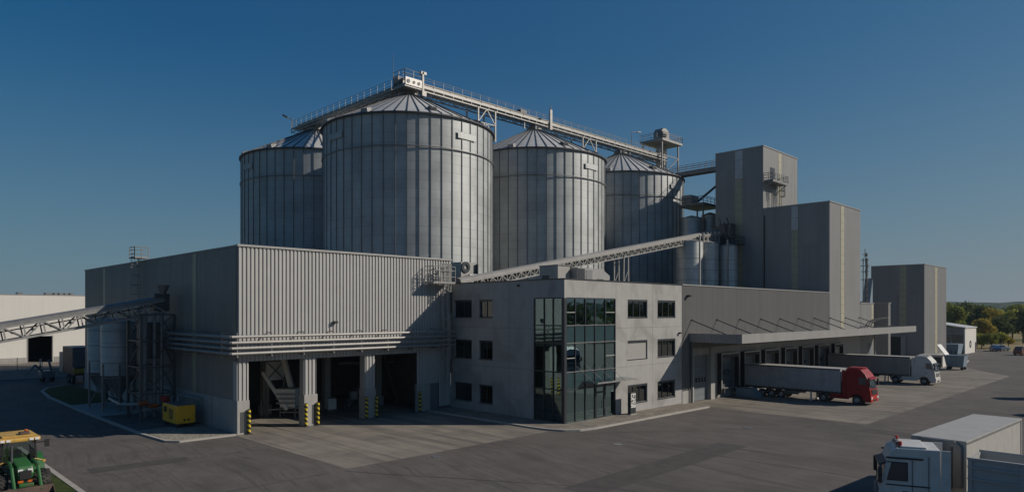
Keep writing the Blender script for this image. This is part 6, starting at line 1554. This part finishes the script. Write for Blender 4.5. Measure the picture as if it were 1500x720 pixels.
# ================================================================== TREES
def tree_meshes(h, rx, leaf, seed, n=1500, ls=.42, trunk_h=.3):
    rnd = random.Random(seed)
    tr = MB(); tr.tube((0, 0, 0), (0, 0, h * .45), h * .028, 9, h * .016)
    blobs = []
    for k in range(9):
        a = rnd.uniform(0, 6.28); rr = rx * rnd.uniform(.25, .72); z = h * rnd.uniform(trunk_h + .12, .86)
        c = (rr * math.cos(a) * (1.15 - z / h * .5), rr * math.sin(a) * (1.15 - z / h * .5), z)
        tr.tube((0, 0, h * rnd.uniform(.2, .42)), c, h * .012, 6, h * .004); blobs.append((c, rx * rnd.uniform(.32, .55)))
    blobs.append(((0, 0, h * .84), rx * .45))
    cr = MB()
    for c, r in blobs:
        m = int(n / len(blobs))
        for _ in range(m):
            d = Vector((rnd.gauss(0, 1), rnd.gauss(0, 1), rnd.gauss(0, 1))).normalized() * r * (rnd.random() ** .4) * rnd.uniform(.8, 1.12)
            p = Vector(c) + Vector((d.x, d.y, d.z * .85))
            nn = (d.normalized() + Vector((rnd.gauss(0, .6), rnd.gauss(0, .6), rnd.gauss(0, .6) + .2))).normalized()
            e = nn.orthogonal().normalized(); e = (Matrix.Rotation(rnd.uniform(0, 6.28), 3, nn) @ e); f = nn.cross(e); s = ls * rnd.uniform(.55, 1.3)
            cr.quad(p - e * s, p - f * s * .6 + nn * s * .15, p + e * s, p + f * s * .6 + nn * s * .15)
    return tr, cr, leaf
def place_tree(proto, lab, x, y, sc, rot, name='tree', cat='tree', group='trees beyond the yard', sz=None):
    tr, cr = proto
    t = bpy.data.objects.new(name, None); COL.objects.link(t); t.location = (x, y, -.05); t.rotation_euler = (0, 0, rot); t.scale = (sc, sc, sz or sc); t.empty_display_size = .5
    tag(t, lab, cat, group)
    for nm, me in (('trunk', tr), ('crown', cr)):
        o = bpy.data.objects.new(nm, me); COL.objects.link(o); o.parent = t
    return t
def proto(h, rx, leaf, seed, n, ls, th=.3):
    tr, cr, lf = tree_meshes(h, rx, leaf, seed, n, ls, th)
    a = tr.build('tmp', 'bark', smooth=True); b = cr.build('tmp', leaf)
    ma, mb_ = a.data, b.data; ma.name = 'trunk'; mb_.name = 'crown'
    bpy.data.objects.remove(a); bpy.data.objects.remove(b)
    return ma, mb_
PR = {'green': proto(11, 5.2, 'leaf_green', 1, 3200, .42), 'dark': proto(11, 4.8, 'leaf_dark', 2, 3200, .42, .2), 'gold': proto(11, 4.6, 'leaf_gold', 3, 3000, .42), 'lime': proto(11, 5.0, 'leaf_lime', 4, 3000, .42, .15)}
def at(u, Y): return cam2w((u - 750) / 1000 * Y, Y)
TL = [('green', 1397, 215, 1.05, 'broad olive green tree just right of the far block'), ('dark', 1417, 262, 1.25, 'dark tree behind the roof of the small shed'),
      ('green', 1387, 250, 1.2, 'green tree half hidden by the edge of the far block'), ('dark', 1436, 235, 1.12, 'dark tall tree between the shed and the golden tree'),
      ('gold', 1449, 222, 1.0, 'golden autumn tree with a pointed crown above the shrubs'), ('gold', 1441, 192, .72, 'small golden tree standing in front of the tall golden one'),
      ('dark', 1470, 205, .80, 'round dark green tree right of the golden trees'), ('lime', 1483, 225, .95, 'yellow green tree behind the round dark tree'),
      ('dark', 1499, 210, .98, 'dark tree cut by the right edge of the picture'), ('green', 1426, 300, 1.15, 'far green tree showing over the dark trees'),
      ('lime', 1462, 290, 1.0, 'far yellow green tree over the small golden tree'), ('green', 1492, 300, 1.2, 'far green tree near the right edge, behind the dark one')]
for i, (k, u, Y, s, lab) in enumerate(TL): place_tree(PR[k], lab, *at(u, Y), s, i * 1.3)
BL = [('lime', 1438, 180, .36, 'yellow green shrub left of the blue car'), ('green', 1452, 178, .38, 'green shrub right behind the blue car'), ('lime', 1466, 180, .40, 'broad yellow green shrub behind the white car'), ('gold', 1477, 181, .30, 'low golden shrub right of the white car'), ('lime', 1431, 186, .33, 'low shrub beside the corner of the shed')]
for i, (k, u, Y, s, lab) in enumerate(BL): place_tree(PR[k], lab, *at(u, Y), s * 1.25, i * 2.1, 'shrub', 'shrub', 'shrubs along the yard edge', s)
# far woods that read as one mass
def wood(name, line, width, n, hmin, hmax, seed, mt, ls, jz=1.0):
    rnd = random.Random(seed); mb = MB(); segs = list(zip(line, line[1:]))
    crowns = []
    for _ in range(n):
        (x0, y0), (x1, y1) = rnd.choice(segs); f = rnd.random(); x = x0 + (x1 - x0) * f + rnd.uniform(-width, width); y = y0 + (y1 - y0) * f + rnd.uniform(-width, width)
        crowns.append((*cam2w(x, y), rnd.uniform(hmin, hmax)))
    for x, y, h in crowns:
        r = h * rnd.uniform(.3, .45)
        for _ in range(60):
            d = Vector((rnd.gauss(0, 1), rnd.gauss(0, 1), rnd.gauss(0, 1))).normalized() * (rnd.random() ** .35)
            p = Vector((x + d.x * r, y + d.y * r, h * .55 + d.z * h * .5)); nn = (d + Vector((rnd.gauss(0, .5), rnd.gauss(0, .5), .3))).normalized(); e = nn.orthogonal().normalized(); f = nn.cross(e); s = ls * rnd.uniform(.6, 1.3)
            mb.quad(p - e * s, p - f * s * .7, p + e * s, p + f * s * .7)
    return stuff(tag(mb.build(name, mt), lab_w[name], 'wood'))
lab_w = {'far_wood': 'dark mass of woodland between the trees and the hills', 'distant_wood': 'hazy belt of distant trees at the foot of the hills', 'roadside_wood': 'belt of trees beside the site past the edges of the picture'}
wood('far_wood', [(210, 330), (420, 520)], 60, 170, 8, 13, 21, 'leaf_dark', 1.1)
wood('distant_wood', [(330, 620), (900, 800)], 130, 220, 8, 14, 22, 'leaf_dark', 1.6)
wood('roadside_wood', [(150, -160), (165, -40), (185, 90), (200, 150)], 14, 120, 10, 17, 23, 'leaf_dark', 1.0)
bpy.data.objects['roadside_wood']['label'] = 'belt of trees beside the site past the right edge of the picture'
for Xa, Ya, lab in ((297, 410, 'pale roofed farm building among the far trees'),):
    x, y = cam2w(Xa, Ya)
    d = thing('far_barn', lab, 'barn', (x, y, 0))
    MB().box(x - 5, y - 3, 0, x + 5, y + 3, 6.2).build('wall', 'warehouse_white', d)
    mb = MB(); mb.prism([(x - 5.5, y - 3.6, 6.2), (x - 5.5, y + 3.6, 6.2), (x - 5.5, y, 8.4)], (11, 0, 0)); mb.build('roof', 'galv_roof', d)

# ================================================================== LIGHT, SKY, CAMERA
HAZE = 0.00011
EL = math.radians(30.5)
sunv = Vector((1, -1, 0)).normalized()          # towards the sun, seen in plan
sunv = Vector((sunv.x * math.cos(EL), sunv.y * math.cos(EL), math.sin(EL)))
ld = bpy.data.lights.new('sun', 'SUN'); ld.energy = 4.1; ld.angle = math.radians(0.5); ld.color = (1.0, 0.915, 0.80)
lo = bpy.data.objects.new('sun', ld); COL.objects.link(lo); lo.location = (60, -60, 80)
lo.rotation_euler = (-sunv).to_track_quat('-Z', 'Y').to_euler()
w = bpy.data.worlds.new('World'); SC.world = w; w.use_nodes = True
nt = w.node_tree; bg = nt.nodes['Background']
sky = nt.nodes.new('ShaderNodeTexSky'); sky.sky_type = 'NISHITA'; sky.sun_disc = False
sky.sun_elevation = EL; sky.sun_rotation = math.radians(135); sky.altitude = 0; sky.air_density = 1.0; sky.dust_density = 0.1; sky.ozone_density = 8.0
# colour response of the clear autumn sky: deeper blue overhead and away from the sun
SK = 0.05
sp = nd(nt, 'ShaderNodeSeparateColor'); nt.links.new(sky.outputs[0], sp.inputs[0])
cb2 = nd(nt, 'ShaderNodeCombineColor')
for i, (gain, gam) in enumerate(((1.15, 1.20), (0.765, 0.85), (0.58, 0.58))):
    p = nd(nt, 'ShaderNodeMath', operation='POWER'); s0_ = nd(nt, 'ShaderNodeMath', operation='MULTIPLY'); s0_.inputs[1].default_value = SK
    nt.links.new(sp.outputs[i], s0_.inputs[0]); nt.links.new(s0_.outputs[0], p.inputs[0]); p.inputs[1].default_value = gam
    g_ = nd(nt, 'ShaderNodeMath', operation='MULTIPLY'); g_.inputs[1].default_value = gain / SK
    nt.links.new(p.outputs[0], g_.inputs[0]); nt.links.new(g_.outputs[0], cb2.inputs[i])
tc = nd(nt, 'ShaderNodeTexCoord'); dp_ = nd(nt, 'ShaderNodeVectorMath', operation='DOT_PRODUCT'); dp_.inputs[1].default_value = (0.7071, -0.7071, 0)
nt.links.new(tc.outputs['Generated'], dp_.inputs[0])
mr = nd(nt, 'ShaderNodeMapRange'); mr.inputs['From Min'].default_value = -0.6; mr.inputs['From Max'].default_value = 0.6
nt.links.new(dp_.outputs['Value'], mr.inputs['Value'])
tn = nd(nt, 'ShaderNodeMix', data_type='RGBA'); tn.inputs[6].default_value = (0.60, 0.96, 1.0, 1); tn.inputs[7].default_value = (1.55, 1.18, 1.06, 1)
nt.links.new(mr.outputs['Result'], tn.inputs[0])
ml_2 = nd(nt, 'ShaderNodeMix', data_type='RGBA', blend_type='MULTIPLY'); ml_2.inputs[0].default_value = 1.0
nt.links.new(cb2.outputs[0], ml_2.inputs[6]); nt.links.new(tn.outputs[2], ml_2.inputs[7])
# pale dust layer low over the horizon
sz_ = nd(nt, 'ShaderNodeSeparateXYZ'); nt.links.new(tc.outputs['Generated'], sz_.inputs[0])
hm_ = nd(nt, 'ShaderNodeMapRange'); hm_.inputs['From Min'].default_value = 0.0; hm_.inputs['From Max'].default_value = 0.36; hm_.inputs['To Min'].default_value = 1.0; hm_.inputs['To Max'].default_value = 0.0
nt.links.new(sz_.outputs['Z'], hm_.inputs['Value'])
pw_ = nd(nt, 'ShaderNodeMath', operation='POWER'); pw_.inputs[1].default_value = 1.7; nt.links.new(hm_.outputs['Result'], pw_.inputs[0])
pm_ = nd(nt, 'ShaderNodeMath', operation='MULTIPLY'); pm_.inputs[1].default_value = 0.85; nt.links.new(pw_.outputs[0], pm_.inputs[0])
hx_ = nd(nt, 'ShaderNodeMix', data_type='RGBA'); hx_.inputs[7].default_value = (0.160 / SK, 0.210 / SK, 0.256 / SK, 1)
nt.links.new(pm_.outputs[0], hx_.inputs[0]); nt.links.new(ml_2.outputs[2], hx_.inputs[6])
nt.links.new(hx_.outputs[2], bg.inputs[0]); bg.inputs[1].default_value = SK
# autumn air: far woods fade a little towards blue
hz = MB().box(-2000, -2000, -1.1, 2000, 2000, 52)
hm = bpy.data.materials.new('haze_air'); hm.use_nodes = True; hn = hm.node_tree; hn.nodes.clear()
ho = nd(hn, 'ShaderNodeOutputMaterial'); hv = nd(hn, 'ShaderNodeVolumePrincipled'); hv.inputs['Color'].default_value = (0.62, 0.78, 0.95, 1); hv.inputs['Density'].default_value = HAZE; hv.inputs['Anisotropy'].default_value = 0.2
hn.links.new(hv.outputs[0], ho.inputs['Volume']); MATS['haze_air'] = hm
if HAZE > 0:
    hob = stuff(tag(hz.build('haze', 'haze_air'), 'thin bluish air over the whole site', 'haze')); hob.display_type = 'WIRE'

cd = bpy.data.cameras.new('camera'); cd.lens = 24.0; cd.sensor_width = 36.0; cd.shift_y = 97 / 1500; cd.clip_end = 6000; cd.clip_start = .1
co = bpy.data.objects.new('camera', cd); COL.objects.link(co); co.location = (0, 0, H); co.rotation_euler = (math.radians(90), 0, math.radians(-45))
SC.camera = co
vs = SC.view_settings; vs.view_transform = 'Standard'; vs.look = 'None'; vs.exposure = -0.08; vs.gamma = 1.0
SC.render.engine = 'CYCLES'
